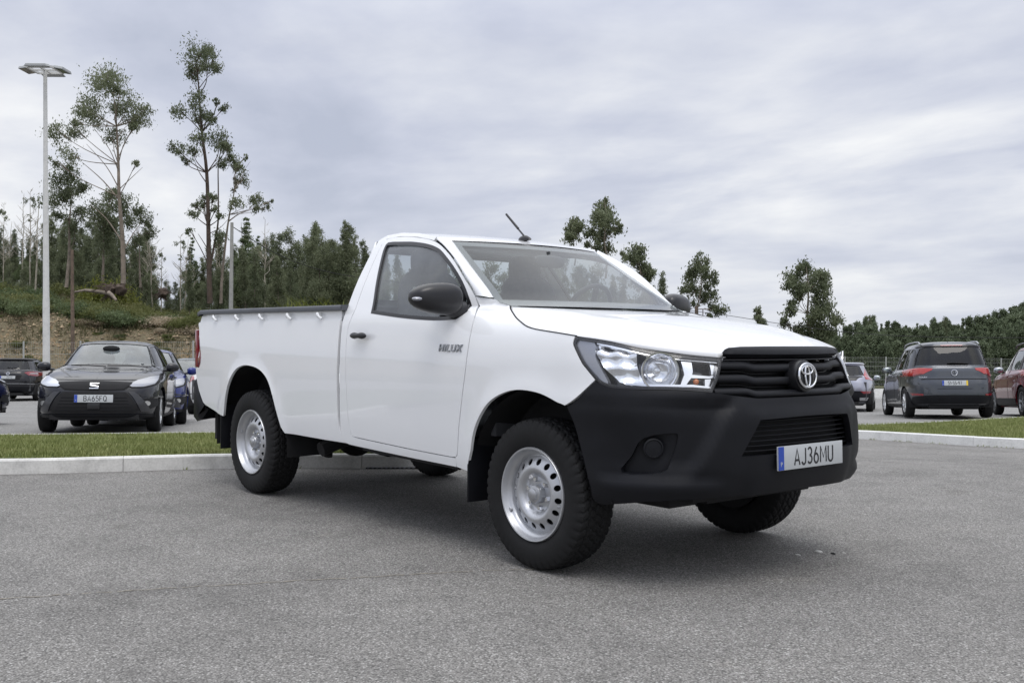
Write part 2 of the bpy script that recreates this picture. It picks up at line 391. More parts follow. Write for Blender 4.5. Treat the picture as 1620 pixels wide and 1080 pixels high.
# ================================================================ the white pickup
def itp(t,Q):
    if t<=Q[0][0]: return Q[0][1]
    if t>=Q[-1][0]: return Q[-1][1]
    for i in range(len(Q)-1):
        if t<=Q[i+1][0]: break
    t0,v0=Q[i];t1,v1=Q[i+1];h=t1-t0; s=(v1-v0)/h
    def sl(k):
        a=(Q[k][1]-Q[k-1][1])/(Q[k][0]-Q[k-1][0]);b=(Q[k+1][1]-Q[k][1])/(Q[k+1][0]-Q[k][0])
        return 0 if a*b<=0 else 2*a*b/(a+b)
    m0=sl(i) if i>0 else s; m1=sl(i+1) if i+1<len(Q)-1 else s; u=(t-t0)/h
    return v0*(1+2*u)*(1-u)**2+m0*h*u*(1-u)**2+v1*u*u*(3-2*u)+m1*h*u*u*(u-1)
X0=.22; UL=1.2; UC=X0+UL
W_CAB=[(.30,.84),(.42,.872),(.50,.888),(.65,.899),(.85,.903),(1.0,.900),(1.12,.893),(1.22,.882),(1.27,.868),(1.31,.852),(1.45,.795),(1.6,.722),(1.72,.655),(1.82,.59)]
W_BED=[(.30,.85),(.42,.872),(.50,.888),(.65,.899),(.85,.903),(1.0,.900),(1.12,.893),(1.22,.885),(1.34,.875)]
W_FND=[(.30,.86),(.42,.885),(.50,.895),(.65,.903),(.85,.908),(1.0,.905),(1.1,.893),(1.16,.876),(1.2,.856),(1.24,.822),(1.27,.78),(1.29,.74),(1.31,.68)]
XFT=[(.34,.86),(.40,.915),(.47,.955),(.55,.972),(.64,.975),(.75,.975),(.85,.962),(.92,.94),(1.0,.925),(1.06,.90),(1.12,.85),(1.17,.77),(1.22,.62),(1.27,.4)]
NFT=[(.34,2.7),(.8,2.75),(.92,2.5),(1.05,2.3),(1.15,2.15),(1.3,2.1)]
def flare(x,z):
    o=0
    for c0 in (0,-3.085):
        r=math.hypot(x-c0,z-.37); o+=.012*math.exp(-((r-.50)/.07)**2)
    return o
def Wcab(x,z):
    f=sm(-1.0,-.25,x); return itp(z,W_CAB)*(1-f)+itp(z,W_FND)*f+flare(x,z)
def Wbed(x,z): return itp(z,W_BED)+flare(x,z)-(.035*sm(-3.5,-4.35,x) if False else .035*(1-sm(-4.35,-3.5,x)))
def S(u,z):
    "outer skin, right side to nose centre; past the centre it goes on mirrored"
    sg=-1
    if u>UC: u=2*UC-u; sg=1
    if u<=X0: return (u,sg*Wcab(u,z),z)
    th=min(1,(u-X0)/UL)*PI/2; n=itp(z,NFT); xf=itp(z,XFT); s,c=math.sin(th),max(0,math.cos(th))
    return (X0+(xf-X0)*s**(2/n), sg*Wcab(X0,z)*c**(2/n), z)
def SB(x,z): return (x,-Wbed(x,z),z)
truck=empty('pickup_truck',(0,0,0),'white single cab pickup with black bumper and grille on steel wheels parked in the foreground','pickup truck')
T=truck
DSEAM_R=[(-1.679,.537),(-1.705,.653),(-1.728,.912),(-1.738,1.106),(-1.731,1.185),(-1.712,1.25),(-1.700,1.315),(-1.703,1.501),(-1.708,1.635),(-1.709,1.717)]
DSEAM_T=[(-1.685,1.752),(-1.543,1.760),(-1.340,1.742),(-1.135,1.706),(-.989,1.652),(-.833,1.564),(-.687,1.439),(-.620,1.364)]
DSEAM_F=[(-.590,1.318),(-.523,1.251),(-.493,1.161),(-.498,1.007),(-.526,.840),(-.549,.726),(-.560,.671),(-.580,.530),(-.592,.507),(-.617,.495)]
DSEAM_B=[(-.773,.496),(-1.094,.503),(-1.595,.520),(-1.655,.524)]
door_o=cr(DSEAM_R+DSEAM_T+DSEAM_F+DSEAM_B,4)
win_o=cr([(-1.487,1.292),(-1.487,1.292),(-1.513,1.378),(-1.597,1.579),(-1.642,1.695),(-1.615,1.711),(-1.506,1.706),(-1.353,1.695),(-1.198,1.673),(-1.082,1.646),(-.989,1.610),(-.844,1.526),(-.734,1.433),(-.665,1.338),(-.635,1.277),(-.662,1.250),(-.662,1.250),(-.838,1.246),(-1.15,1.262)],4)
win_trim=inset(win_o,-.016)
WS_E=[(-.459,1.325),(-.496,1.346)]
HSEAM=[(-.378,1.306),(-.255,1.264),(-.147,1.224),(-.030,1.188),(.174,1.165),(.320,1.150),(.433,1.142),(.751,1.103),(.893,1.085),(1.053,1.072)]
HL=[(.320,1.146),(.300,1.119),(.312,1.085),(.347,1.022),(.414,.952),(.456,.930),(.521,.920),(.644,.918),(.824,.918),(.987,.908),(.999,.931),(1.017,.969),(1.042,1.052),(.842,1.068),(.697,1.089),(.520,1.125)]
BTOP=[(.409,.944),(.456,.924),(.521,.914),(.644,.911),(.824,.911),(.987,.902),(1.1,.886),(1.21,.872),(1.42,.872)]
for mir in (False,True):
    K=dict(parent=T,mirror=mir)
    dr=panel('door',inset(door_o,.0045),S,white,holes=[win_trim],step=.035,**K)
    panel('window_trim',win_trim,S,bgloss,dr,holes=[inset(win_o,.004)],mirror=mir,off=.001,step=.03)
    panel('window',inset(win_o,.002),S,gl_side,dr,mirror=mir,off=-.010,step=.06,thick=.003,rim=False)
    # handle
    dk=bgloss; sg=-1 if not mir else 1
    b=MB(); 
    def hf(q): return Vector((q[0],q[1],q[2]*(1-.38*math.exp(-(q[0]/.35)**2))))
    b.ball((-1.548,sg*.925,1.143),(.092,.017,.024),24,14,fn=hf); h=b.build('door_handle',dk,dr)
    cup=cr([(-1.60,1.115),(-1.50,1.113),(-1.478,1.145),(-1.505,1.180),(-1.56,1.184),(-1.61,1.165)],4)
    panel('handle_recess',cup,S,white,dr,mirror=mir,off=.001,step=.02,rel=lambda u,v:-.006*math.exp(-(((u+1.545)/.04)**2+((v-1.148)/.03)**2)))
    # mirror sail at the front lower corner of the window
    sail=[(-.665,1.262),(-.80,1.254),(-.765,1.32),(-.725,1.42),(-.690,1.375),(-.645,1.29)]
    panel('mirror_sail',cr([p for p in sail for _ in(0,1)],3),S,bplast,dr,mirror=mir,off=.004,step=.03)
    # cab side behind and under the door
    strip=[(-1.795,.497),(-1.800,.90),(-1.805,1.20),(-1.80,1.32),(-1.795,1.5),(-1.785,1.66),(-1.775,1.75)]+[(-1.70,1.778),(-1.543,1.783),(-1.340,1.765),(-1.128,1.727)]
    strip+= [DSEAM_T[3]]+DSEAM_T[2::-1]+DSEAM_R[::-1]
    st=[(-1.795,.50)]+strip[1:]+[(-1.655,.523),(-1.595,.519),(-1.094,.502),(-.773,.495),(-.617,.494),(-.604,.494),(-.604,.447),(-1.0,.453),(-1.582,.468),(-1.70,.472),(-1.76,.48)]
    panel('cab_side',st,S,white,step=.035,**K)
    # front fender
    fo=[(-.618,1.362)]+cr(DSEAM_F,4,False)+[(-.603,.494),(-.603,.447)]+[(-.489,.436),(-.475,.49)]+cr([(-.450,.548),(-.42,.649),(-.363,.74),(-.286,.812),(-.179,.860),(-.063,.882),(.077,.876),(.185,.850),(.245,.824)],4,False)+[(.409,.950)]+cr([(.345,1.022),(.310,1.085),(.297,1.119),(.312,1.152)],4,False)+cr(HSEAM[4::-1],4,False)+WS_E
    panel('front_fender',inset(fo,.002),S,white,step=.03,**K)
    # bed side
    bo=[(-1.83,1.238),(-1.835,.9),(-1.825,.60),(-1.79,.50),(-1.74,.478),(-2.017,.477),(-2.426,.480),(-2.540,.478)]+cr([(-2.58,.516),(-2.626,.609),(-2.686,.721),(-2.753,.816),(-2.83,.872),(-2.929,.908),(-3.062,.924),(-3.178,.919),(-3.293,.882),(-3.379,.802),(-3.442,.695),(-3.506,.533)],4,False)+[(-3.51,.533),(-3.872,.596),(-3.921,.615),(-4.006,.703),(-4.056,.794),(-4.075,.87),(-3.995,.884),(-3.970,.925),(-3.968,.99),(-4.0,1.06),(-4.03,1.14),(-4.045,1.19),(-4.066,1.221),(-4.058,1.238)]
    bs=panel('bed_side',bo,SB,white,step=.04,**K)
    panel('rail_channel',[(-1.83,1.239),(-1.83,1.306),(-4.0,1.306),(-4.035,1.28),(-4.058,1.239)],SB,white,bs,mirror=mir,off=-.010,step=.06)
    # rounded inner lip round the wheel openings
    for i,hx in enumerate((-3.695,-3.296,-2.906,-2.491,-2.078)):
        y=sg*(Wbed(hx,1.27)+.006)
        b=MB(); b.tube([(hx-.035,y,1.285),(hx-.012,y+sg*.012,1.282),(hx+.012,y+sg*.012,1.262),(hx+.03,y+sg*.004,1.250)],.009,8); b.ball((hx-.012,y+sg*.012,1.275),(.018,.009,.018),12,8)
        b.build('tie_down_hook',white,bs)
    b=MB(); prof=[(-.895,1.300),(-.898,1.322),(-.888,1.334),(-.80,1.336),(-.785,1.325),(-.785,1.300)]
    rows=[[(x,-sg*py if False else sg*abs(py)*(1-(.03*(1-sm(-4.35,-3.5,x)))),pz-(.012 if x<-4.02 else 0)) for py,pz in prof] for x in (-1.80,-2.6,-3.4,-3.9,-4.0,-4.045)]
    loft('bed_rail_cap',rows,dgrey,bs,flip=(sg>0))
    b=MB(); b.box((-1.80,sg*.845,1.318),(.012,.10,.034)); b.build('rail_end',dgrey,bs)
    b=MB(); b.box((-4.04,sg*.83,1.305),(.012,.09,.034)); b.build('rail_end',dgrey,bs)
    # tail lamp wrapping the rear corner
    tl=[(-4.075,.875),(-3.998,.886),(-3.974,.925),(-3.972,.99),(-4.004,1.06),(-4.034,1.14),(-4.050,1.19),(-4.10,1.19),(-4.125,1.06),(-4.135,.95),(-4.11,.885)]
    def ST(x,z):
        k=max(0,-4.03-x); y=-Wbed(min(x,-4.03) if False else -4.03,z)+.012+k*k*6; 
        if x>-4.03: y=-Wbed(x,z)+.012*sm(-3.97,-4.03,x)
        return (x,y,z)
    tlm=panel('tail_lamp',tl,ST,red,T,mirror=mir,off=.004,step=.02,rel=lambda u,v:.010*math.sin((v-.885)*34)*.5)
    b=MB(); b.box((-4.115,sg*.80,1.03),(.05,.12,.30)); b.build('lamp_rear_face',red,tlm,bevel=.012)
    # black corner of the rear bumper
    rows=[]
    for x,y0,z0,z1 in ((-3.90,.875,.555,.60),(-4.00,.885,.47,.70),(-4.10,.88,.45,.80),(-4.17,.84,.45,.79),(-4.20,.72,.46,.76),(-4.21,.50,.46,.74)):
        rows.append([(x,sg*(y0-.03),z0),(x-.002,sg*y0,z0+.04),(x-.004,sg*y0,z1-.05),(x,sg*(y0-.025),z1),(x+.03,sg*(y0-.07),z1)])
    loft('rear_bumper_corner',rows,bplast,T,flip=(sg>0))
    # headlamp
    hl=cr([HL[0],HL[0]]+HL[1:9]+[HL[9]]*2+HL[10:12]+[HL[12]]*2+HL[13:],3)
    lamp=panel('headlamp',hl,S,dk_lamp,T,mirror=mir,off=-.085,step=.03)
    panel('lamp_surround',inset(hl,-.004),S,bgloss,lamp,mirror=mir,holes=[inset(hl,.010)],off=-.003,step=.02,thick=.06)
    panel('lamp_lens',inset(hl,.004),S,gl_lamp,lamp,mirror=mir,off=-.001,step=.03,rim=False)
    side_=cr([(.322,1.136),(.310,1.115),(.322,1.085),(.356,1.02),(.420,.958),(.47,.935),(.44,1.0),(.415,1.06),(.425,1.128)],3)
    panel('lamp_side_grey',side_,S,grey_lens,lamp,mirror=mir,off=-.014,step=.02,thick=.03)
    br=[(.43,1.128),(.42,1.075),(.435,1.035),(.475,.985),(.53,.945),(.60,.930),(.665,.930),(.64,.98),(.63,1.03),(.645,1.085),(.60,1.100)]
    panel('lamp_bright_side',br,S,refl_m,lamp,mirror=mir,off=-.03,step=.02,thick=.03,rel=lambda u,v:.010*math.sin(v*95)+.008*math.sin(u*60))
    panel('lamp_top_bar',[(.44,1.131),(.56,1.108),(.70,1.082),(.84,1.062),(1.03,1.044),(1.03,1.036),(.84,1.052),(.70,1.070),(.56,1.095),(.44,1.118)],S,refl_m,lamp,mirror=mir,off=-.012,step=.02,thick=.02)
    panel('lamp_bottom_bar',[(.56,.935),(.70,.930),(.90,.930),(.985,.924),(.985,.931),(.90,.940),(.70,.940),(.56,.946)],S,refl_m,lamp,mirror=mir,off=-.015,step=.02,thick=.02)
    # main reflector bowl
    p0=Vector(S(.745,.993)); 
    ax=Vector((.86,-.51,0)).normalized(); b=MB(); b.lathe([(.086,0),(.080,-.004),(.075,-.012),(.068,-.03),(.055,-.05),(.035,-.062),(.018,-.066),(.018,-.045),(.014,-.038),(0.001,-.036)],'z',seg=32)
    bowl=b.build('reflector_bowl',refl_m,lamp); bowl.data.transform(Matrix.Translation(p0-ax*.016)@ax.to_track_quat('Z','Y').to_matrix().to_4x4())
    b=MB(); b.lathe([(.088,.0),(.088,.006),(.081,.006),(.079,0)],'z',seg=32); q=b.build('reflector_ring',chrome,lamp); q.data.transform(Matrix.Translation(p0-ax*.010)@ax.to_track_quat('Z','Y').to_matrix().to_4x4())
    if mir: bowl.data.transform(Matrix.Diagonal((1,-1,1,1))); bowl.data.flip_normals(); q.data.transform(Matrix.Diagonal((1,-1,1,1))); q.data.flip_normals()
    panel('lamp_divider',[(.855,1.048),(.905,1.044),(.905,1.0),(.90,.985),(.985,.978),(1.008,.982),(1.008,.972),(.985,.968),(.895,.970),(.865,.935),(.84,.938),(.862,.985)],S,refl_m,lamp,mirror=mir,off=-.020,step=.02,thick=.03)
    panel('lamp_inner_bright',[(.995,1.036),(1.028,1.032),(1.010,.985),(.998,.985)],S,refl_m,lamp,mirror=mir,off=-.025,step=.02,thick=.02)
    panel('lamp_inner_bright',[(.965,.965),(.996,.966),(.985,.925),(.965,.925)],S,refl_m,lamp,mirror=mir,off=-.025,step=.02,thick=.02)
    b=MB(); p=Vector(S(.925,.948)); b.ball((p.x-.03,(p.y+.015),p.z),.014,12,8); q=b.build('indicator_bulb',amber,lamp)
    if mir: q.data.transform(Matrix.Diagonal((1,-1,1,1))); q.data.flip_normals()
    # inner wheel arches, mud flaps
    for cx0,r,a0,a1 in ((0,.515,.04,PI+.12),(-3.085,.562,-.1,PI+.1)):
        b=MB(); prof=[(r-.04,sg*.60),(r-.01,sg*.62),(r,sg*.80),(r+.004,sg*(.85 if cx0==0 else .885))]
        b.lathe(prof,'y',(cx0,0,.37),40,a0=a0,a1=a1); b.build('wheel_arch_liner',blk,T)
        b=MB(); v=[(cx0,sg*.60,.37)]+[(cx0+(r-.03)*math.cos(a0+(a1-a0)*i/20),sg*.60,.37+(r-.03)*math.sin(a0+(a1-a0)*i/20)) for i in range(21)]
        b.add(v,[(0,i,i+1) for i in range(1,21)]); b.build('wheel_arch_wall',blk,T)
    b=MB(); b.box((-.482,sg*.79,.44),(.012,.225,.33)); f1=b.build('mud_flap',bplast,T,bevel=.004)
    b=MB(); b.box((-3.545,sg*.79,.45),(.012,.225,.33)); f1=b.build('mud_flap',bplast,T,bevel=.004)
    # door mirror
    def mf(q):
        x,y,z=q; e=.72
        f=lambda a,k:math.copysign(abs(a)**k,a)
        yy=f(y,.62); t=(yy+1)/2       # t 0 inner .. 1 outer tip
        zz=f(z,.68); return Vector((f(x,.8)-.95*t, yy, zz*(1-.42*t**3)+.03*t-(.10*(1-t) if z<0 else 0)))
    b=MB(); b.ball((0,0,0),(.072,.140,.086),32,24,fn=mf); m_=b.build('door_mirror',bgloss,dr)
    m_.data.transform(Matrix.Translation((-.655,.968,1.346))); 
    b=MB(); b.tube([(-.66,.80,1.285),(-.668,.86,1.288),(-.675,.91,1.295)],[.052,.046,.040],12); q=b.build('mirror_foot',bgloss,m_,bevel=.008)
    b=MB(); b.ball((0,0,0),(.030,.050,.014),16,8); q2=b.build('mirror_indicator',grey_lens,m_); q2.data.transform(Matrix.Translation((-.688,1.070,1.340)))
    b=MB(); b.box((0,0,0),(.006,.19,.11)); q3=b.build('mirror_glass',mirror_m,m_,bevel=.002); q3.data.transform(Matrix.Translation((-.765,.965,1.35)))
    if not mir:
        for k in (m_,q,q2,q3): k.data.transform(Matrix.Diagonal((1,-1,1,1))); k.data.flip_normals()
    # lettering on the door
    y=-(Wcab(-.65,1.08)+.003)
    M=frame_of((-.652,y,1.079),(1,0,0),(0,.06,1)) if not mir else frame_of((-.652,-y,1.079),(-1,0,0),(0,-.06,1))
    text_mesh('model_lettering','HILUX',.054,badge_m,dr,M,.005,1.20,.0009,.22,'CENTER',1.14)
# ---- windscreen, pillars, roof
def WSP(y,z):
    xc=-.95+(1.70-z)*1.71; return Vector((xc-(.29+.02*(1.7-z))*y*y,y,z))
WE=[]  # right-hand edge of the screen, top to bottom
for z in (1.700,1.62,1.54,1.46,1.40,1.346):
    y=-(.590+(1.70-z)*.345); WE.append(WSP(y,z))
WE[-1]=Vector((-.505,-.715,1.348)); 
WE+= [Vector((-.455,-.708,1.326)),Vector((-.385,-.69,1.307))]
rows=[]
for p in WE:
    r=[]
    for j in range(33):
        s=-1+2*j/32; y=p.y*-s if False else -p.y*s
        q=WSP(y,p.z); q0=WSP(abs(p.y),p.z); q.x+=(p.x-q0.x); r.append(q)
    rows.append(r)
ws=loft('windscreen',rows,gl_clear,T)
# dark ceramic band round the screen: built as four strips a hair inside
def ws_at(i,s):  # i float row, s -1..1
    k=min(len(rows)-2,int(i)); f=i-k; j=(s+1)/2*32; a=min(31,int(j)); g=j-a
    A=rows[k][a].lerp(rows[k][a+1],g); B=rows[k+1][a].lerp(rows[k+1][a+1],g); return A.lerp(B,f)
nr=len(rows)-1
band=mat('screen_black_band',(.10,.105,.115),.35,coat=.6)
inn=Vector((-.003,0,-.004))
for name,grid in (('screen_band_top',[[ws_at(i,-.98+1.96*j/20)+inn for j in range(21)] for i in (0,.12,.30)]),
                  ('screen_band_bottom',[[ws_at(i,-.98+1.96*j/20)+inn for j in range(21)] for i in (nr-1.9,nr-1,nr-.3)]),
                  ('screen_band_side',[[ws_at(nr*i/14,s)+inn for i in range(15)] for s in (-1,-.97,-.935)]),
                  ('screen_band_side',[[ws_at(nr*i/14,s)+inn for i in range(15)] for s in (.935,.97,1)])):
    loft(name,grid,band,ws)
def lerp_list(L,n):
    d=[0]
    for a,b in zip(L,L[1:]): d.append(d[-1]+(b-a).length)
    out=[]
    for i in range(n):
        t=d[-1]*i/(n-1)
        for k in range(len(L)-1):
            if t<=d[k+1]+1e-9: break
        out.append(L[k].lerp(L[k+1],(t-d[k])/max(1e-9,d[k+1]-d[k])))
    return out
DL=[Vector(S(*p)) for p in cr([(-1.128,1.716),(-.985,1.656),(-.829,1.568),(-.683,1.443),(-.616,1.364)],6,False)]
for mir in (False,True):
    A=lerp_list(DL,24); B=lerp_list(WE[:6],24); g=[]
    for i,(a,b_) in enumerate(zip(A,B)):
        n=(b_-a).cross((A[min(i+1,23)]-A[max(i-1,0)])); n.normalize(); 
        if n.x<0: n=-n
        nn=(n+Vector((.2,-.5,.2))).normalized(); r=[]
        for j in range(9):
            t=j/8; r.append(a.lerp(b_,t)+nn*(.016*math.sin(PI*t)**.8))
        g.append([a+Vector((0,.02,-.01))]+r+[b_+Vector((-.012,.008,-.012))])
    loft('windscreen_pillar',g,white,T,flip=True,mirror=mir)
RE=[Vector(S(*p)) for p in [(-1.128,1.727),(-1.340,1.766),(-1.543,1.784),(-1.70,1.779),(-1.782,1.752)]]
RE=[WE[0].copy()+Vector((-.012,-.005,.004))]+[Vector((q.x,q.y-.0005,q.z-.004)) for q in RE]; RE=lerp_list(RE,26)
RC=[Vector((-.957,0,1.708)),Vector((-1.03,0,1.729)),Vector((-1.15,0,1.753)),Vector((-1.3,0,1.774)),Vector((-1.5,0,1.793)),Vector((-1.66,0,1.796)),Vector((-1.76,0,1.785)),Vector((-1.815,0,1.760))]; RC=lerp_list(RC,26)
rows=[]
for e,c in zip(RE,RC):
    r=[]
    for j in range(41):
        s=-1+2*j/40; a=abs(s)
        q=Vector((e.x+(c.x-e.x)*(1-a*a),-e.y*s,e.z+(c.z-e.z)*(1-a**2.6)))
        for rx in (.36,.72): q.z-=.005*math.exp(-((a-rx)/.03)**2)*sm(-1.05,-1.15,q.x)*0
        r.append(q)
    rows.append(r)
roof=loft('roof',rows,white,T,flip=False)
# cab back wall with window
def BW(y,z):
    a=min(1,abs(y)/.84); return (-1.80+.045*a**6-.02*(z-1.3)*2*.5-.012*(z-1.3),-y,z)
bwall=[(-.83,.50),(-.86,.9),(-.855,1.2),(-.835,1.33),(-.78,1.46),(-.71,1.6),(-.645,1.74),(-.4,1.765),(0,1.775),(.4,1.765),(.645,1.74),(.71,1.6),(.78,1.46),(.835,1.33),(.855,1.2),(.86,.9),(.83,.50)]
bw=[(-.66,1.36),(-.56,1.68),(.56,1.68),(.66,1.36)]
panel('cab_back',bwall,BW,white,T,holes=[bw],step=.06)
panel('rear_window',inset(bw,-.006),BW,gl_clear,T,off=-.006,step=.15,rim=False)
panel('rear_window_seal',inset(bw,-.012),BW,bgloss,T,holes=[inset(bw,.012)],off=.003,step=.06)
# bonnet
hs=[Vector(S(*p)) for p in cr(HSEAM,6,False)]
hs=[p+Vector((0,.004,.001)) for p in hs]; front=[Vector(S(u,z)) for u,z in ((1.08,1.085),(1.15,1.098),(1.25,1.100),(1.34,1.1))]
hs=[Vector((-.385,-.69,1.298))]+hs[1:]
hs=lerp_list(hs,40)
HC=[Vector(p) for p in ((-.245,0,1.296),(-.15,0,1.290),(.0,0,1.277),(.15,0,1.262),(.3,0,1.244),(.45,0,1.223),(.6,0,1.196),(.72,0,1.167),(.80,0,1.140),(.85,0,1.118),(.874,0,1.100))]
HC=lerp_list([Vector((a,b,c)) for a,b,c in cr([tuple(p) for p in HC],4,False)],40)
rows=[]
for k,(e,c) in enumerate(zip(hs,HC)):
    r=[]; 
    for j in range(61):
        s=-1+2*j/60; a=abs(s)
        z=e.z+(c.z-e.z)*(1-a**2.3); x=e.x+(c.x-e.x)*(1-a**2.2)
        y=-e.y*s
        # two soft creases running to the grille
        cr_=.46+.20*(1-k/39); fade=sm(0,8,k)*(1-sm(34,39,k))
        z+=.007*fade*(math.tanh((cr_-a)*16)-math.tanh(cr_*16))*-.0+.006*fade*math.exp(-((a-cr_)/.07)**2)
        r.append(Vector((x,y,z)))
    rows.append(r)
# turn the edge down
first=[p+Vector((0,0,-.02)) for p in rows[0]]
for r in rows:
    r.insert(0,r[0]+Vector((0,.004,-.018))); r.append(r[-1]+Vector((0,-.004,-.018)))
last=[p+Vector((-.006,0,-.02)) for p in rows[-1]]
loft('bonnet',[[p+Vector((0,0,-.02)) for p in rows[0]]]+rows+[last],white,T,flip=True)
# black strip above the lamps, cowl and wipers
for mir in (False,True):
    panel('lamp_gap',[(.30,1.155),(.52,1.131),(.75,1.108),(1.06,1.078),(1.065,1.05),(.842,1.062),(.697,1.082),(.520,1.118),(.318,1.140)],S,bgloss,T,mirror=mir,off=-.024,step=.03)
rows=[[Vector((-.39+.14*(1-(y/.69)**2)+dx,y,z)) for y in [-.69+1.38*i/20 for i in range(21)]] for dx,z in ((-.10,1.285),(-.05,1.272),(.02,1.262),(.08,1.262))]
for mir in(False,True):
    b=MB(); g=1 if mir else -1; b.tube([(q[0],q[1]*-g,q[2]) for q in [S(u_,z_) for u_,z_ in cr(HSEAM[:6],5,False)]],.0035,5); b.build('bonnet_gap',blk,T)
    b=MB(); b.tube([(q[0],q[1]*-g,q[2]+.001) for q in [S(-.612,1.363),S(-.56,1.357),S(-.50,1.349)]],.0025,5); b.build('pillar_gap',blk,T)
cowl=loft('cowl_panel',rows,bplast,T)
for y0,y1 in ((-.52,.06),(.10,.60)):
    b=MB(); b.tube([(-.29-.29*y0*y0-.03,y0,1.292),(-.27-.29*((y0+y1)/2)**2,(y0+y1)/2,1.305),(-.29-.29*y1*y1-.01,y1,1.312)],.009,8); b.build('wiper',bgloss,T)
# ---- nose: grille and bumper
LG=[(1.12,.615),(1.215,.776),(1.42,.783)]
lgo=[LG[0],LG[1],LG[2],(2*UC-1.215,.776),(2*UC-1.12,.615)]
FOG=cr([p for p in [(.502,.535),(.554,.615),(.618,.695),(.780,.720),(.806,.699),(.767,.601),(.717,.545)] for _ in (0,)],3)
FOGL=[(2*UC-a,b) for a,b in FOG]
bl_=[(.2465,.819),(.265,.762),(.285,.68),(.302,.607),(.330,.52),(.352,.453),(.362,.40),(.385,.380),(.42,.378),(.52,.392),(.65,.412),(.80,.424),(.915,.428),(1.05,.432),(1.233,.438)]
bo=bl_+[(UC,.442)]+[(2*UC-a,b) for a,b in bl_[::-1]]+[(2*UC-a,b) for a,b in BTOP[:-1]]+[(UC,.872)]+BTOP[-2::-1]
def psd(p,poly):
    "distance inside a polygon (0 outside)"
    x,y=p; ins=False; best=9
    for i in range(len(poly)):
        x1,y1=poly[i];x2,y2=poly[(i+1)%len(poly)]
        if (y1>y)!=(y2>y) and x<(x2-x1)*(y-y1)/(y2-y1)+x1: ins=not ins
        dx,dy=x2-x1,y2-y1; t=max(0,min(1,((x-x1)*dx+(y-y1)*dy)/(dx*dx+dy*dy+1e-12))); best=min(best,math.hypot(x-x1-dx*t,y-y1-dy*t))
    return best if ins else 0
SC=[(.50,.50),(.56,.74),(.66,.845),(1.10,.85),(1.16,.80),(1.02,.60),(.94,.50)]
def brel(u,z):
    if u>UC: u=2*UC-u
    # the raised frame round the lower grille ends in a slanting edge; the corner falls back behind it
    e=((1.125-(.87-z)*.70)-u)/1.22; A=sm(.0,.045,e)*(1-.75*sm(.10,.50,e)); o=-.040*A*sm(.49,.60,z)*(1-sm(.845,.885,z))
    o+=.010*math.exp(-((z-.475)/.028)**2)*(1-sm(.95,1.1,u))*sm(.35,.45,u)
    o-=.010*math.exp(-((z-.525)/.020)**2)*(1-sm(.95,1.1,u))*sm(.35,.45,u)
    o+=.008*sm(.835,.80,z)*sm(1.12,1.20,u)
    o-=.012*(1-sm(.37,.42,z))
    return o
bump=panel('front_bumper',bo,S,bplast,T,holes=[lgo,FOG,FOGL],step=.022,thick=.03,rel=brel)
def rowbar(name,z0,z1,u0,u1,off,parent,m,th=.012,n=28,wave=0):
    rows=[]
    for z,o in ((z1,off-th*1.6),(z1,off),((z0+z1)/2,off+th*.35),(z0,off),(z0,off-th*1.6)):
        r=[]
        for j in range(n+1):
            u=u0+(u1-u0)*j/n; dz=0
            if wave: 
                k=abs(u-UC); dz=wave*sm(.20,.27,k)
            p=Vector(S(u,z+dz)); q=Vector(S(u+1e-3,z+dz))-p; nn=q.cross(Vector((0,0,1))).normalized(); r.append(p+nn*o)
        rows.append(r)
    return loft(name,rows,m,parent,flip=True)
panel('lower_grille_back',inset(lgo,-.01),S,blk,bump,off=-.075,step=.06)
for i in range(7):
    z=.630+.0225*i; k=(z-.615)/(.776-.615); u0=1.12+.095*k+.004
    rowbar('lower_grille_bar',z,z+.006,u0,2*UC-u0,-.03,bump,bplast,.008)
for mir in (False,True):
    fg=panel('fog_lamp_housing',inset(FOG,-.004),S,bplast,bump,mirror=mir,off=-.05,step=.03,rel=lambda u,z:-.02*math.exp(-(((u-.68)/.07)**2+((z-.652)/.06)**2)))
    ax=Vector((.80,-.60,0)).normalized(); p=Vector(S(.683,.652))-ax*.045
    b=MB(); b.lathe([(.045,0),(.045,.010),(.039,.013),(.036,.008),(.001,.010)],'z',seg=28); q=b.build('fog_lamp_blank',bplast,bump); q.data.transform(Matrix.Translation(p)@ax.to_track_quat('Z','Y').to_matrix().to_4x4())
    if mir: q.data.transform(Matrix.Diagonal((1,-1,1,1))); q.data.flip_normals()
GR=[(.995,.905),(1.03,.97),(1.050,1.055),(1.060,1.068),(1.42,1.075)]
gro=GR+[(2*UC-a,b) for a,b in GR[-2::-1]]+[(2*UC-1.21,.876),(UC,.876),(1.21,.876)]
gr=panel('grille',gro,S,blk,T,off=-.07,step=.04)
cap=[(1.056,1.066),(1.056,1.079),(1.085,1.092),(1.15,1.0985),(1.28,1.1005),(UC,1.1005)]; cap=cap+[(2*UC-a,b) for a,b in cap[-2::-1]]+[(2*UC-1.28,1.064),(UC,1.064),(1.28,1.064)]
panel('grille_top_trim',cap,S,bplast,gr,off=.010,step=.03,thick=.05,rel=lambda u,z:.010*math.exp(-((z-1.08)/.012)**2))
for i,(z,u0) in enumerate(((1.008,1.052),(.948,1.030))):
    rowbar('grille_bar',z-.017,z+.017,u0-.01,2*UC-u0+.01,-.014,gr,bplast,.012,n=60,wave=.013)
rowbar('grille_bar',1.040,1.050,1.06,2*UC-1.06,-.028,gr,bgloss,.02,n=50,wave=.0)
for z in (.980,.920): rowbar('grille_bar',z-.004,z+.004,1.05,2*UC-1.05,-.050,gr,bgloss,.01,n=50,wave=.012)
rowbar('grille_lower_trim',.876,.905,1.0,2*UC-1.0,-.004,gr,bplast,.02,n=60,wave=.014)
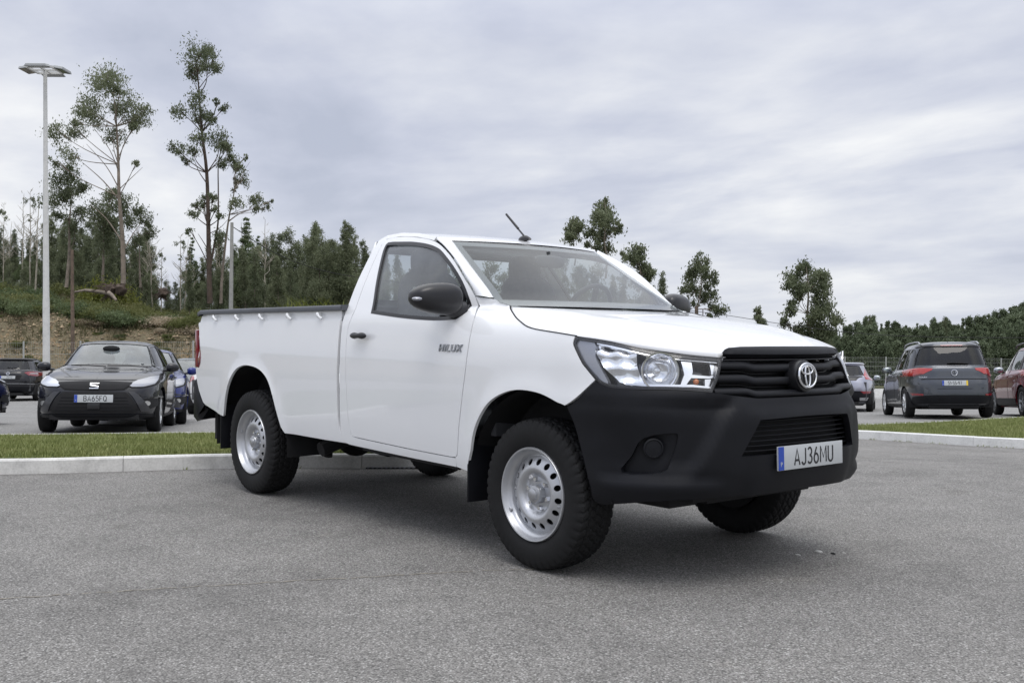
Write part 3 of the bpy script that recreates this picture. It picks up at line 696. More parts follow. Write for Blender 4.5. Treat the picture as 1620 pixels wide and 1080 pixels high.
# emblem: three chrome ellipses on a round black backing
ex=Vector((.957,0,.970)); bas=frame_of(ex,(0,1,0),(-.10,0,1))
b=MB(); b.lathe([(.001,.006),(.062,.004),(.074,-.002),(.078,-.02),(.078,-.06)],'z',seg=40); o=b.build('emblem_backing',bgloss,gr); o.data.transform(bas)
def ell(a,b_,cx0,cy0,r,n=40): return [(cx0+a*math.cos(2*PI*i/n),cy0+b_*math.sin(2*PI*i/n),.012) for i in range(n+1)]
b=MB(); b.tube(ell(.068,.056,0,0,0),.0058,8,cap=False); b.tube(ell(.043,.020,0,.026,0),.0048,8,cap=False); b.tube(ell(.018,.050,0,-.001,0),.0048,8,cap=False)
o2=b.build('emblem',chrome,o); o2.data.transform(Matrix.Translation((0,0,0))); o2.data.transform(bas)
plate(T,Vector((.990,0,.598)),(0,1,0),(-.03,0,1),'AJ36MU')
# ---- bed, tailgate, underside, cab inside
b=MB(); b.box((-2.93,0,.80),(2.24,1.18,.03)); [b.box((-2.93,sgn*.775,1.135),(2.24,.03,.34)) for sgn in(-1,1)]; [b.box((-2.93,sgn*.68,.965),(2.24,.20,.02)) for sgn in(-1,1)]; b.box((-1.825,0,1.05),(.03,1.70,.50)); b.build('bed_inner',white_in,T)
b=MB(); b.box((-4.075,0,1.02),(.05,1.56,.56)); tg=b.build('tailgate',white,T,bevel=.012)
b=MB(); b.box((-4.09,0,1.31),(.07,1.56,.03)); b.build('tailgate_cap',dgrey,tg,bevel=.008)
b=MB()
for sgn in(-1,1):
    b.box((-1.75,sgn*.42,.50),(4.7,.09,.14)); b.tube([(-2.45,sgn*.52,.50),(-3.085,sgn*.52,.36),(-3.75,sgn*.52,.52)],.035,8)
for x in (-3.9,-2.4,-1.7,-.9,.45): b.box((x,0,.50),(.10,.95,.10))
b.tube([(-3.085,-.66,.37),(-3.085,.66,.37)],.055,12); b.ball((-3.085,.0,.37),.16,16,10); b.tube([(0,-.66,.37),(0,.66,.37)],.045,10)
b.box((-1.45,.33,.44),(.9,.32,.20)); b.tube([(-.2,-.22,.42),(-1.5,-.25,.40),(-2.3,-.28,.42),(-2.7,-.30,.48),(-4.0,-.35,.45)],.035,8); b.tube([(-2.15,-.29,.40),(-2.55,-.29,.42)],.09,12)
b.box((.05,0,.42),(1.3,.80,.10)); b.box((.2,.0,.68),(1.0,.80,.55)); b.box((-1.15,0,.52),(1.3,1.5,.06)); b.tube([(-2.3,-.55,.44),(-2.3,-.75,.38)],.05,8); b.tube([(-2.42,-.60,.52),(-2.36,-.66,.32)],.03,8)
b.box((-4.02,.0,.52),(.16,.9,.14)); b.box((-3.92,-.62,.42),(.05,.30,.20))
b.build('chassis',blk,T)
b=MB(); b.box((.50,0,.41),(.44,1.05,.05)); b.box((.50,-.46,.385),(.22,.2,.07)); b.box((.50,.44,.39),(.24,.2,.09)); b.build('underbody_shield',blk,T,bevel=.01)
for sgn in(-1,1):
    b=MB(); b.tube([(-1.60,sgn*.84,.455),(-1.1,sgn*.845,.447),(-.62,sgn*.85,.440)],.016,6); b.build('sill_flange',blk,T)
b=MB(); b.box((-1.15,0,.63),(1.25,1.60,.04)); b.box((-.42,0,.88),(.04,1.56,.52)); b.box((-1.76,0,.95),(.02,1.6,.75)); b.build('cab_floor',dash,T)
rows=[[Vector((x,y*.80,z-.05*abs(y)**3)) for y in [-1+2*i/12 for i in range(13)]] for x,z in ((-.40,1.262),(-.50,1.285),(-.62,1.292),(-.78,1.27),(-.84,1.20),(-.82,1.0),(-.80,.8))]
loft('dashboard',rows,dash,T,flip=True)
b=MB(); b.ball((-.74,.40,1.285),(.13,.19,.045),16,8); b.build('instrument_hood',dash,T)
# headliner
rows=[[Vector((x,-y*.60 if False else y*.60,z-.03*abs(y)**3)) for y in [-1+2*i/10 for i in range(11)]] for x,z in ((-1.02,1.665),(-1.2,1.715),(-1.5,1.735),(-1.74,1.715))]
loft('headliner',rows,trimg,T)
for sgn in(-1,1):
    st=empty('seat',(0,0,0)); st.parent=T
    b=MB(); b.box((-1.25,sgn*.42,.92),(.50,.50,.16)); b.build('seat_cushion',fabric,st,bevel=.05)
    def bk(q): return Vector((q[0],math.copysign(abs(q[1])**.6,q[1]),math.copysign(abs(q[2])**.6,q[2])*1.0))
    b=MB(); b.ball((0,0,0),(.085,.245,.33),24,16,fn=bk); o=b.build('seat_backrest',fabric,st); o.data.transform(Matrix.Translation((-1.50,sgn*.41,1.24))@Matrix.Rotation(-.16,4,'Y'))
    b=MB(); b.ball((0,0,0),(.055,.135,.100),20,12,fn=bk); o=b.build('headrest',fabric,st); o.data.transform(Matrix.Translation((-1.555,sgn*.40,1.592))@Matrix.Rotation(-.12,4,'Y'))
b=MB()
Ms=Matrix.Translation((-.93,.40,1.30))@Matrix.Rotation(-1.15,4,'Y')
b.tube([Ms@Vector((.185*math.cos(a),.185*math.sin(a),0)) for a in [2*PI*i/32 for i in range(33)]],.016,8,cap=False)
b.tube([Ms@Vector((-.18,0,0)),Ms@Vector((0,0,-.03)),Ms@Vector((.18,0,0))],.018,6); b.tube([Ms@Vector((0,-.18,0)),Ms@Vector((0,0,-.03)),Ms@Vector((0,.18,0))],.018,6); b.ball(Ms@Vector((0,0,-.02)),.055,12,8)
b.build('steering_wheel',bgloss,T)
b=MB(); b.ball((0,0,0),(.02,.125,.038),20,10,fn=lambda q:Vector((q[0],math.copysign(abs(q[1])**.6,q[1]),math.copysign(abs(q[2])**.6,q[2])))); o=b.build('rear_view_mirror',bgloss,T); o.data.transform(Matrix.Translation((-.86,.0,1.60)))
b=MB(); b.tube([(-.86,.0,1.60),(-.87,0,1.66)],.012,6); b.build('mirror_stem',bgloss,T)
b=MB(); b.ball((0,0,0),(.060,.021,.030),16,8,fn=lambda q:Vector((q[0],q[1],max(q[2],-.2)*(1 if q[0]<.2 else 1-.6*(q[0]-.2))))); o=b.build('antenna',bgloss,T); o.data.transform(Matrix.Translation((-1.09,0,1.748)))
b=MB(); b.tube([(-1.10,0,1.775),(-1.20,0,1.86)],[.006,.0055],6); b.tube([(-1.155,0,1.823),(-1.275,0,1.925)],[.0085,.007],8); b.build('antenna_rod',bgloss,o)
# ---- wheels
def make_tyre(name,Rt,w,rr,tread=True,seg=288):
    "turned carcass whose crown is cut into blocks"
    prof=[(rr-.004,-w*.36),(rr+.006,-w*.42),(rr+.03,-w*.475),(rr+.055,-w*.495),((Rt+rr)/2,-w*.50),(Rt-.045,-w*.485),(Rt-.025,-w*.46),(Rt-.012,-w*.425)]
    crown=[(-.40+.8*i/22) for i in range(23)]
    P_=prof+[(Rt-.010*(abs(c)/.40)**3,c*w) for c in crown]+[(r,-h) for r,h in prof[::-1]]
    v=[];f=[];n=len(P_)
    for j in range(seg):
        a=2*PI*j/seg
        for i,(r,h) in enumerate(P_):
            if tread and r>Rt-.03:
                c=h/w; g=0
                # circumferential zigzag grooves
                zz=.018*math.sin(a*48)
                for gc in (-.27,-.095,.095,.27):
                    if abs(c-gc-zz)<.020: g=1
                blk_=(a*48/PI+ (abs(c)*9))%2 if abs(c)>.27 else (a*48/PI+c*7)%2
                if blk_<.42 and (abs(c)>.25 or abs(c)<.10 or True): g=max(g,.8)
                if abs(c)>.40: g=.9 if (a*48/PI+3.7)%2<.5 else 0
                r=r-.0085*g
            if tread and Rt-.06<r<Rt-.03 and (a*48/PI+3.7)%2<.5: r-=.002
            v.append((r*math.cos(a),h,r*math.sin(a)))
    for j in range(seg):
        q=(j+1)%seg
        for i in range(n-1): f.append((j*n+i,j*n+i+1,q*n+i+1,q*n+i))
    me=bpy.data.meshes.new(name); me.from_pydata(v,[],f); me.materials.append(rubber)
    bm=bmesh.new(); bm.from_mesh(me); bmesh.ops.recalc_face_normals(bm,faces=bm.faces)
    for fc in bm.faces: fc.smooth=True
    for e in bm.edges:
        if len(e.link_faces)==2 and e.calc_face_angle(0)>R_(28): e.smooth=False
    bm.to_mesh(me); bm.free(); return me
tyre_me=make_tyre('tyre',.373,.232,.222)
# outer side of the wheel is -y
YO=-.100
b=MB(); b.lathe([(.231,YO+.004),(.232,YO-.006),(.228,YO-.012),(.222,YO-.011),(.218,YO-.002),(.213,YO+.010),(.207,YO+.020),(.200,YO+.024),(.193,YO+.045),(.190,YO+.10),(.190,YO+.19),(.215,YO+.20)],'y',seg=72)
# balance weight and valve
b.box((-.205*.7,YO+.012,-.205*.714),(.02,.008,.012)); b.tube([(.198,YO+.02,0.02),(.185,YO-.004,.018)],.005,6)
rim_o=b.build('rim',steel,None,angle=50); rim_me=rim_o.data; bpy.data.objects.remove(rim_o)
def disc_h(r): return YO+itp(r,[(0,.046),(.05,.046),(.078,.048),(.088,.043),(.100,.026),(.112,.014),(.126,.010),(.140,.014),(.160,.024),(.178,.036),(.192,.046)])
def SD(x,z):
    r=math.hypot(x,z); return (x,disc_h(r),z)
circ=lambda cx0,cz0,r,n=40:[(cx0+r*math.cos(2*PI*i/n),cz0+r*math.sin(2*PI*i/n)) for i in range(n)]
holes=[]
for i in range(16):
    a=2*PI*(i+.5)/16; ca,sa=math.cos(a),math.sin(a); holes.append([(ca*(.159+.0165*math.cos(t))-sa*.0150*math.sin(t),sa*(.159+.0165*math.cos(t))+ca*.0150*math.sin(t)) for t in [2*PI*k/14 for k in range(14)]])
d_o=panel('wheel_disc',circ(0,0,.1925,96),SD,steel,None,holes=holes,step=.009,thick=.006); disc_me=d_o.data; bpy.data.objects.remove(d_o)
b=MB(); b.lathe([(.047,YO+.052),(.047,YO+.015),(.043,YO+.006),(.030,YO+.003),(.028,YO-.004),(.020,YO-.008),(.001,YO-.009)],'y',seg=32); cap_o=b.build('hub_cap',alu,None,angle=30); cap_me=cap_o.data; bpy.data.objects.remove(cap_o)
b=MB()
b.lathe([(.0125,.0),(.0125,.02),(.010,.026),(.001,.027)],'y',seg=6); nut=b.build('wheel_nut',chrome,None,angle=30); nut.data.transform(Matrix.Diagonal((1,-1,1,1))); nut.data.flip_normals(); nut_me=nut.data; bpy.data.objects.remove(nut)
b=MB(); b.lathe([(.001,-.036),(.186,-.036),(.186,.098),(.221,.105),(.221,.110),(.001,.110)],'y',seg=40); b.box((0,.10,0),(.08,.12,.12)); drum=b.build('wheel',blk,None); drum_me=drum.data; bpy.data.objects.remove(drum)
def link(name,me,parent,loc=(0,0,0),rot=(0,0,0)):
    o=bpy.data.objects.new(name,me); C.objects.link(o); o.parent=parent; o.location=loc; o.rotation_euler=rot; return o
for cx0 in (0,-3.085):
    for sgn in (-1,1):
        wh=link('wheel',drum_me,T,(cx0,sgn*.770,.373),(0,(.3 if cx0==0 else 1.1),0 if sgn<0 else PI))
        link('tyre',tyre_me,wh); rim=link('rim',rim_me,wh); link('wheel_disc',disc_me,wh); link('hub_cap',cap_me,wh)
        for k in range(6):
            a=2*PI*k/6; link('wheel_nut',nut_me,wh,(.071*math.cos(a),YO+.052,.071*math.sin(a)))
# ================================================================ the setting
from mathutils import noise as mn
def nz(x,y,s,o=0): return mn.noise(Vector((x*s+o,y*s-o,o*.7)))
def hillz(d,s):
    a=s/max(d,1); z=lot(min(d,130),s*(1 if d<130 else 130/d)) 
    e=1-sm(-.17,-.03,a)
    k=sm(-.52,-.30,a)
    crest=(4.55-1.05*k); top=(7.0-1.9*k)
    if d>47.5:
        x,y=xy(d,s); wob=.5*nz(x,y,.18)
        b=.35*sm(47.5,49,d)+(crest-.35)*sm(49.3,55.2+wob,d)+(top-crest)*sm(54,76,d)+1.5*sm(76,120,d)
        z+=e*b
        z+=e*(.22*nz(x,y,.45,3)+.12*nz(x,y,1.3,9)+.09*nz(x,y,2.6,5))*(1-.2*sm(56,60,d))*sm(48.8,51,d)
        z+=(1-e)*.3*nz(x,y,.1,7)*sm(56,70,d)
    z+= (1-e)*sm(130,270,d)*(2.5+9*max(0,a-.25))
    return z
def asphalt(name,c_lo,c_hi,scale,rough=.85,tone=.10,bumpd=.006,crack=False,speck=(.40,.40,.39)):
    m,t,b=fresh(name); p=wpos(t)
    v=vor(t,p,scale); col=vor(t,p,scale,out='Color')
    sp=t.nodes.new('ShaderNodeSeparateColor'); t.links.new(col,sp.inputs[0])
    c=ramp(t,sp.outputs[0],[(0,c_lo),(.45,tuple((x+y)/2 for x,y in zip(c_lo,c_hi))),(.85,c_hi),(1,speck)])
    gap=ramp(t,mathn(t,'MULTIPLY',v,scale*.0+1.0),[(.0,(1,1,1)),(.45,(.92,.92,.92)),(.75,(.42,.42,.42))])
    c=mixc(t,1.0,c,gap,'MULTIPLY')
    big=noise(t,p,.55,5,.6); mid=noise(t,p,3.3,5,.65); fine=noise(t,p,70,3,.7)
    tn=ramp(t,mathn(t,'ADD',mathn(t,'MULTIPLY',big,.6),mathn(t,'MULTIPLY',mid,.4)),[(.35,(1-tone*1.6,)*3),(.5,(1,1,1)),(.66,(1+tone,1+tone,1+tone*.95))])
    c=mixc(t,1.0,c,tn,'MULTIPLY')
    c=mixc(t,1.0,c,ramp(t,fine,[(.25,(.72,.72,.72)),(.75,(1.25,1.25,1.24))]),'MULTIPLY')
    st_=noise(t,p,1.7,3,.5,.8); c=mixc(t,1.0,c,ramp(t,st_,[(.27,(.80,.79,.78)),(.33,(1,1,1)),(.68,(1,1,1)),(.74,(1.10,1.09,1.07))]),'MULTIPLY')
    t.links.new(c,b.inputs['Base Color']); b.inputs['Roughness'].default_value=rough; b.inputs['Specular IOR Level'].default_value=.35
    bn=t.nodes.new('ShaderNodeBump'); bn.inputs['Strength'].default_value=.85; bn.inputs['Distance'].default_value=bumpd; bn.invert=True
    t.links.new(mathn(t,'ADD',v,mathn(t,'MULTIPLY',fine,-.5)),bn.inputs['Height']); t.links.new(bn.outputs[0],b.inputs['Normal']); return m
road_m=asphalt('road_asphalt',(.203,.196,.184),(.318,.307,.291),135,tone=.17,speck=(.50,.49,.47))
lot_m=asphalt('car_park_asphalt',(.25,.245,.238),(.345,.338,.325),60,tone=.08,bumpd=.003)
def concrete(name,c,amt=.15,st=(.5,.47,.42)):
    m,t,b=fresh(name); p=wpos(t); n=noise(t,p,5,8,.65); n2=noise(t,p,60,3,.6)
    k=ramp(t,n,[(.3,tuple(x*(1-amt*1.5) for x in c)),(.5,c),(.75,tuple(min(.85,x*(1+amt*.5)) for x in c))])
    k=mixc(t,1.0,k,ramp(t,n2,[(.3,(.85,.85,.84)),(.6,(1,1,1))]),'MULTIPLY'); t.links.new(k,b.inputs['Base Color']); b.inputs['Roughness'].default_value=.9
    bn=t.nodes.new('ShaderNodeBump'); bn.inputs['Strength'].default_value=.4; bn.inputs['Distance'].default_value=.003; t.links.new(n2,bn.inputs['Height']); t.links.new(bn.outputs[0],b.inputs['Normal']); return m
kerb_g=concrete('kerb_concrete',(.66,.65,.62),.18); kerb_w=concrete('kerb_white_paint',(.74,.74,.72),.10); conc=concrete('pavement_concrete',(.40,.39,.37))
pole_m=concrete('lamp_pole_paint',(.62,.62,.60),.10)
# ground reaching the horizon
m_t,t,b=fresh('hill_ground'); p=wpos(t); g=t.nodes.new('ShaderNodeNewGeometry'); sp=t.nodes.new('ShaderNodeSeparateXYZ'); t.links.new(g.outputs['Normal'],sp.inputs[0])
n=noise(t,p,1.1,8,.65); nn=noise(t,p,9,6,.7); n0=noise(t,p,.25,4,.6)
earth=ramp(t,mathn(t,'ADD',mathn(t,'MULTIPLY',n,.5),mathn(t,'MULTIPLY',nn,.5)),[(.32,(.09,.08,.045)),(.40,(.19,.165,.105)),(.46,(.31,.26,.17)),(.52,(.25,.225,.15)),(.57,(.44,.30,.165)),(.64,(.38,.34,.26)),(.74,(.20,.19,.10))])
green=ramp(t,nn,[(.3,(.045,.055,.022)),(.5,(.085,.095,.040)),(.65,(.13,.125,.062)),(.8,(.19,.165,.095))])
k=mathn(t,'ADD',sp.outputs[2],mathn(t,'MULTIPLY',mathn(t,'SUBTRACT',n,.5),.55))
k=mathn(t,'SUBTRACT',k,mathn(t,'MULTIPLY',mathn(t,'SUBTRACT',n0,.5),-.4))
f=ramp(t,k,[(.90,(0,0,0)),(.98,(1,1,1))]); c=mixc(t,f,earth,green); t.links.new(c,b.inputs['Base Color']); b.inputs['Roughness'].default_value=1; b.inputs['Specular IOR Level'].default_value=.1
bn=t.nodes.new('ShaderNodeBump'); bn.inputs['Strength'].default_value=1; bn.inputs['Distance'].default_value=.30; t.links.new(nn,bn.inputs['Height']); t.links.new(bn.outputs[0],b.inputs['Normal'])
dl=[-500,-150,-50,-20,-5,0,4,8,9,10,12,16,20,25,30,35,40,44,47]+[47.5+.45*i for i in range(46)]+[69+1.5*i for i in range(20)]+[100,110,120,130,150,175,200,230,270,320,450,700,1100,1700]
al=[-12,-6,-3,-1.6,-1.0,-.8,-.7,-.62]+[-.60+.0085*i for i in range(66)]+[-.03+.03*i for i in range(26)]+[.8,1.0,1.6,3,6,12]
rows=[]
for d in dl:
    r=[]
    for a in al:
        s=a*(max(d,25) if d>25 else 25); z=hillz(d,s)-.03
        x,y=xy(d,s); r.append((x,y,z))
    rows.append(r)
loft('ground',rows,m_t,None,kind='structure')
def LS(s,d):
    x,y=xy(d,s); return (x,y,lot(d,s))
def flat(o=0): return lambda s,d:(lambda q:(q[0],q[1],q[2]+o))(LS(s,d))
# surf coords are (s,d): s to the right, d away; normal up
rd=panel('road',[(-40,-30),(40,-30),(40,30),(40,48),(-40,48)],flat(0),road_m,None,step=2.0,rim=False,kind='structure')
IL=cr([(-14,7.6),(-9,7.85),(-6.5,8.0),(-4.12,8.3),(-3.4,8.48),(-2.37,8.77),(-.92,8.86),(.4,9.0),(1.3,9.7),(1.7,10.9),(1.2,12.3),(0,13.0),(-1.6,13.1),(-3.69,12.93),(-5.02,12.42),(-6.0,12.05),(-9,11.3),(-14,10.5)],6)
IR=cr([(3.95,15.1),(4.35,14.75),(4.84,14.33),(5.27,13.56),(5.72,12.75),(6.14,12.25),(7.0,11.4),(8.5,10.4),(11,9.5),(15,8.8),(16,25),(12,22.2),(10.18,20.5),(8.94,19.4),(7.74,18.25),(6.77,17.45),(5.59,16.6),(4.9,16.1),(4.2,15.75)],6)
lotp=[(-40,9.0),(-14,10.6),(-9,11.4),(-6.0,12.15),(-5.02,12.5),(-3.69,13.03),(-1.6,13.2),(1.2,12.7),(4.0,15.4),(4.9,16.2),(5.59,16.7),(6.77,17.55),(7.74,18.35),(8.94,19.5),(10.18,20.6),(12,22.3),(16,25.1),(40,30),(40,49.5),(10,49.0),(-40,48.4)]
panel('car_park',lotp,flat(.004),lot_m,None,step=1.5,rim=False,kind='structure')
# painted bay lines
line_m=mat('road_paint',(.55,.55,.53),.8,noise_sc=14,noise_amt=.3)
grass_m,t,b=fresh('lawn_soil'); p=wpos(t); c=ramp(t,noise(t,p,14,5,.7),[(.3,(.035,.055,.012)),(.7,(.09,.12,.03))]); t.links.new(c,b.inputs['Base Color']); b.inputs['Roughness'].default_value=1
blade_m,t,b=fresh('lawn_blades'); p=wpos(t); n=noise(t,p,2.2,4,.6); wn=t.nodes.new('ShaderNodeTexWhiteNoise'); t.links.new(p,wn.inputs['Vector'])
c=ramp(t,n,[(.30,(.155,.175,.048)),(.50,(.235,.25,.085)),(.70,(.33,.32,.14))]); c=mixc(t,.35,c,ramp(t,wn.outputs[0],[(0,(.08,.12,.02)),(.8,(.19,.26,.05)),(1,(.36,.33,.16))])); t.links.new(c,b.inputs['Base Color']); b.inputs['Roughness'].default_value=.6
b.inputs['Subsurface Weight'].default_value=0
KH=.118
def grass_quads(name,pts,h,wd,m,lean=.5,kind='stuff',parent=None,seed=1):
    rg=np.random.default_rng(seed); n=len(pts); P0=np.array(pts); hh=h*(.5+rg.random(n)); an=rg.random(n)*2*PI; ln=rg.random(n)*lean*hh; an2=rg.random(n)*2*PI
    ww=wd*(.6+.8*rg.random(n)); dx=np.stack([np.cos(an),np.sin(an),np.zeros(n)],1)*ww[:,None]/2
    tip=P0+np.stack([np.cos(an2)*ln,np.sin(an2)*ln,hh],1)
    V=np.stack([P0-dx,P0+dx,tip],1).reshape(-1,3)
    me=bpy.data.meshes.new(name); me.vertices.add(3*n); me.vertices.foreach_set('co',V.ravel()); me.loops.add(3*n); me.loops.foreach_set('vertex_index',np.arange(3*n,dtype=np.int32)); me.polygons.add(n); me.polygons.foreach_set('loop_start',np.arange(0,3*n,3,dtype=np.int32)); me.polygons.foreach_set('loop_total',np.full(n,3,dtype=np.int32))
    me.materials.append(m); me.update(); o=bpy.data.objects.new(name,me); C.objects.link(o); o.parent=parent
    return props(o,kind=kind)
def island(poly,km,lbl,clabel,seed,lab2,gz):
    isl=panel('island_lawn',inset(poly,.09),flat(KH-.022),grass_m,None,step=.5,thick=.05,kind='structure')
    n=len(poly); 
    # kerb stones one metre long, walked along the outline
    d=[0]
    for i in range(n): d.append(d[-1]+math.dist(poly[i],poly[(i+1)%n]))
    Ltot=d[-1]; cnt=int(round(Ltot/1.0)); pin=inset(poly,.10)
    def at(pl,t):
        t%=Ltot; lo=0
        while d[lo+1]<t: lo+=1
        f=(t-d[lo])/max(1e-9,d[lo+1]-d[lo]); a=pl[lo%n]; c=pl[(lo+1)%n]; return (a[0]+(c[0]-a[0])*f,a[1]+(c[1]-a[1])*f)
    kerb=None
    rg=random.Random(seed)
    for k in range(cnt):
        t0=k*Ltot/cnt+.002; t1=(k+1)*Ltot/cnt-.002
        s0,dd0=at(poly,(t0+t1)/2)
        if abs(s0/max(dd0,1))>.95: continue
        dz=rg.uniform(-.002,.002); b=MB(); v=[]; ns=4
        for i in range(ns+1):
            t=t0+(t1-t0)*i/ns; o=at(poly,t); q=at(pin,t)
            for (s,dd),z in ((o,-.03),((o[0]+(q[0]-o[0])*.06,o[1]+(q[1]-o[1])*.06),KH-.012),((o[0]+(q[0]-o[0])*.2,o[1]+(q[1]-o[1])*.2),KH),(q,KH),(q,-.03)):
                x,y,zz=LS(s,dd); v.append((x,y,zz+z+dz))
        f=[]
        for i in range(ns):
            for j in range(4): f.append((i*5+j,i*5+j+1,i*5+j+6,i*5+j+5))
        f+= [(4,3,2,1,0),tuple(ns*5+j for j in range(5))]
        b.add(v,f); 
        o=b.build('kerb_stone',km,isl,smooth=False)
    # blades where they can be seen
    rgn=np.random.default_rng(seed); pi=inset(poly,.085); xs=[p[0] for p in pi]; ys=[p[1] for p in pi]
    N_=420000; X=rgn.uniform(min(xs),max(xs),N_); Y=rgn.uniform(min(ys),max(ys),N_); ok=pip_many(X,Y,pi)&(np.abs(X/Y)<.53); X=X[ok];Y=Y[ok]
    keep=rgn.random(len(X))<np.clip(1.3-(Y-8.5)*.04,.5,1); X=X[keep][:90000]; Y=Y[keep][:90000]
    hx,hy=HR.x,HR.y
    Z=-.05*np.maximum(0,Y-9)+np.where(X>0,.00062,.00035)*X*np.clip(Y-9,0,15)+KH-.03
    pts=np.stack([CP.x+HF.x*Y+HR.x*X,CP.y+HF.y*Y+HR.y*X,Z],1)
    grass_quads('lawn_grass',pts,gz,.012,blade_m,.7,seed=seed)
    return isl
island(IL,kerb_g,'',0,11,0,.036); island(IR,kerb_w,'',0,12,0,.045)
# weeds and sand along the foot of the kerbs
for nm,pl,sd0 in (('kerb_weeds',IL,1),('kerb_weeds',IR,2)):
    rgn=np.random.default_rng(sd0); pts=[]; o_=inset(pl,-.02); n_=len(o_)
    for i in range(n_):
        a,c=o_[i],o_[(i+1)%n_]; L=math.dist(a,c)
        for k in range(int(L*(55 if sd0==2 else 16))):
            t_=rgn.random(); s_=a[0]+(c[0]-a[0])*t_; d_=a[1]+(c[1]-a[1])*t_
            if mn.noise(Vector((s_*3,d_*3,1)))<.0: continue
            x,y=xy(d_+rgn.normal()*.008,s_+rgn.normal()*.008); pts.append((x,y,lot(d_,s_)))
    grass_quads(nm,pts,.022,.010,blade_m,1.2,seed=sd0)
# drain slot at the foot of the kerb, behind the truck
dg=empty('drain_grate',(0,0,0),'dark slotted drain grate at the foot of the grey kerb behind the white pickup','drain grate')
b=MB(); a0=Vector(LS(-1.25,8.86)); a1=Vector(LS(-.55,8.87)); dv=(a1-a0); L=dv.length; dv.normalize(); ang=math.atan2(dv.y,dv.x); Rm=Matrix.Rotation(ang,3,'Z')
b.box((a0+a1)/2+Vector((0,0,.003)),(L,.09,.010),Rm); b.build('grate_bed',blk,dg)
for i in range(18):
    b=MB(); b.box(a0+dv*(L*(i+.5)/18)+Vector((0,0,.010)),(.014,.085,.012),Rm); b.build('grate_bar',alu,dg)
# a few stones and a scrap on the asphalt
for i,(u,v,r) in enumerate(((1295,868,.012),(1318,870,.008),(1335,869,.006),(1145,772,.006),(1262,873,.009))):
    dd=CP.z*F/(v-529); q=P(u,v,dd); q.z=r*.4
    b=MB(); rg=random.Random(i); b.ball(q,(r*1.8,r,r*.6),8,5,fn=lambda w:w*(1+.25*rg.random())); o=b.build('pebble',kerb_g if i!=1 else blk,None,smooth=False); props(o,'small loose pebble on the asphalt beside the truck shadow','pebble','loose pebbles on the asphalt')
# long hairline seam in the near asphalt: a real groove filled with sand
seam_m=mat('seam_sand',(.25,.225,.18),.95,noise_sc=40,noise_amt=.4)
pts=[]
for u,v in ((-40,957),(30,953),(100,948),(200,941),(300,934),(400,928),(480,922),(560,918),(660,911),(760,905),(850,902)):
    dd=CP.z*F/(v-533+ (u*.0)); pts.append(P(u,v,dd))
rg=random.Random(5); L_=[];n_=120; 
pl=lerp_list(pts,n_)
v=[];f=[]
for i,q in enumerate(pl):
    wv=.0025+.003*rg.random(); wob=.006*math.sin(i*.9)+.004*rg.random(); dq=(pl[min(i+1,n_-1)]-pl[max(0,i-1)]).normalized(); sd_=Vector((-dq.y,dq.x,0)); c=q+sd_*wob; v+= [(c.x+sd_.x*wv,c.y+sd_.y*wv,.003),(c.x-sd_.x*wv,c.y-sd_.y*wv,.003)]
f=[(2*i,2*i+1,2*i+3,2*i+2) for i in range(n_-1) if rg.random()<.9]
mobj('asphalt_seam',v,f,seam_m,None,kind='structure')
# far kerb and pavement along the back of the car park
def strip(name,pts_,z0,z1,wd,m,**kw):
    b=MB(); v=[];f=[]
    for (s,d) in pts_:
        for dd,z in ((d,z0),(d,z1),(d+wd,z1),(d+wd,z0)): x,y,zz=LS(s,dd); v.append((x,y,zz+z))
    n=len(pts_)
    for i in range(n-1):
        for j in range(3): f.append((i*4+j,i*4+j+4,i*4+j+5,i*4+j+1))
    b.add(v,f); return b.build(name,m,None,smooth=False,**kw)
strip('pavement',[(-8+2*i,47.0) for i in range(24)],-.02,.10,2.6,conc,kind='structure')
strip('kerb',[(-8+2*i,46.82) for i in range(24)],-.02,.13,.16,kerb_w,kind='structure')
strip('far_kerb',[(-8+2*i,49.62) for i in range(24)],0,.40,.22,kerb_w,kind='structure')
# ---- fences
fence_m=mat('galvanised_fence',(.36,.37,.35),.6); 
def fence(name,A,B_,h,gap,zoff,lab,grp=None,pw=2.5):
    fe=empty(name,(0,0,0),lab,'fence')
    a=Vector(A);c=Vector(B_); n=int((c-a).length/pw)
    pm=bm_=None
    b=MB(); 
    for i in range(int(pw/.10)): b.box((0.04+i*.10,0,h/2),(.004,.004,h))
    for k in range(9): b.box((pw/2,.006,.05+(h-.08)*k/8),(pw-.06,.007,(.008 if k%3 else .014)))
    po=b.build('mesh_panel',fence_m,fe); po['kind']='stuff'; pm=po.data; first=po
    b=MB(); b.box((0,0,h/2),(.06,.06,h+.05)); q=b.build('post',fence_m,fe); qm=q.data; fq=q
    for i in range(n):
        p0=a.lerp(c,i/n); p1=a.lerp(c,(i+1)/n); x0,y0=xy(p0.y,p0.x); x1,y1=xy(p1.y,p1.x); z0=zoff(p0.y,p0.x); z1=zoff(p1.y,p1.x)
        o=first if i==0 else po.copy(); qo=fq if i==0 else q.copy()
        if i: C.objects.link(o); C.objects.link(qo)
        o.location=(x0,y0,z0); qo.location=(x0,y0,z0); dv=Vector((x1-x0,y1-y0)); o.rotation_euler=(0,0,math.atan2(dv.y,dv.x)); o.scale=(dv.length/pw,1,1)
    return fe
fence('mesh_fence',(-31,48.2),(-2,49.5),2.25,0,lambda d,s:hillz(d,s)-.05,'grey wire mesh fence at the foot of the earth bank behind the cars')
fence('mesh_fence',(5,49.8),(33,60.5),2.0,0,lambda d,s:lot(d,s)+.02,'pale welded mesh fence in front of the far woodland')
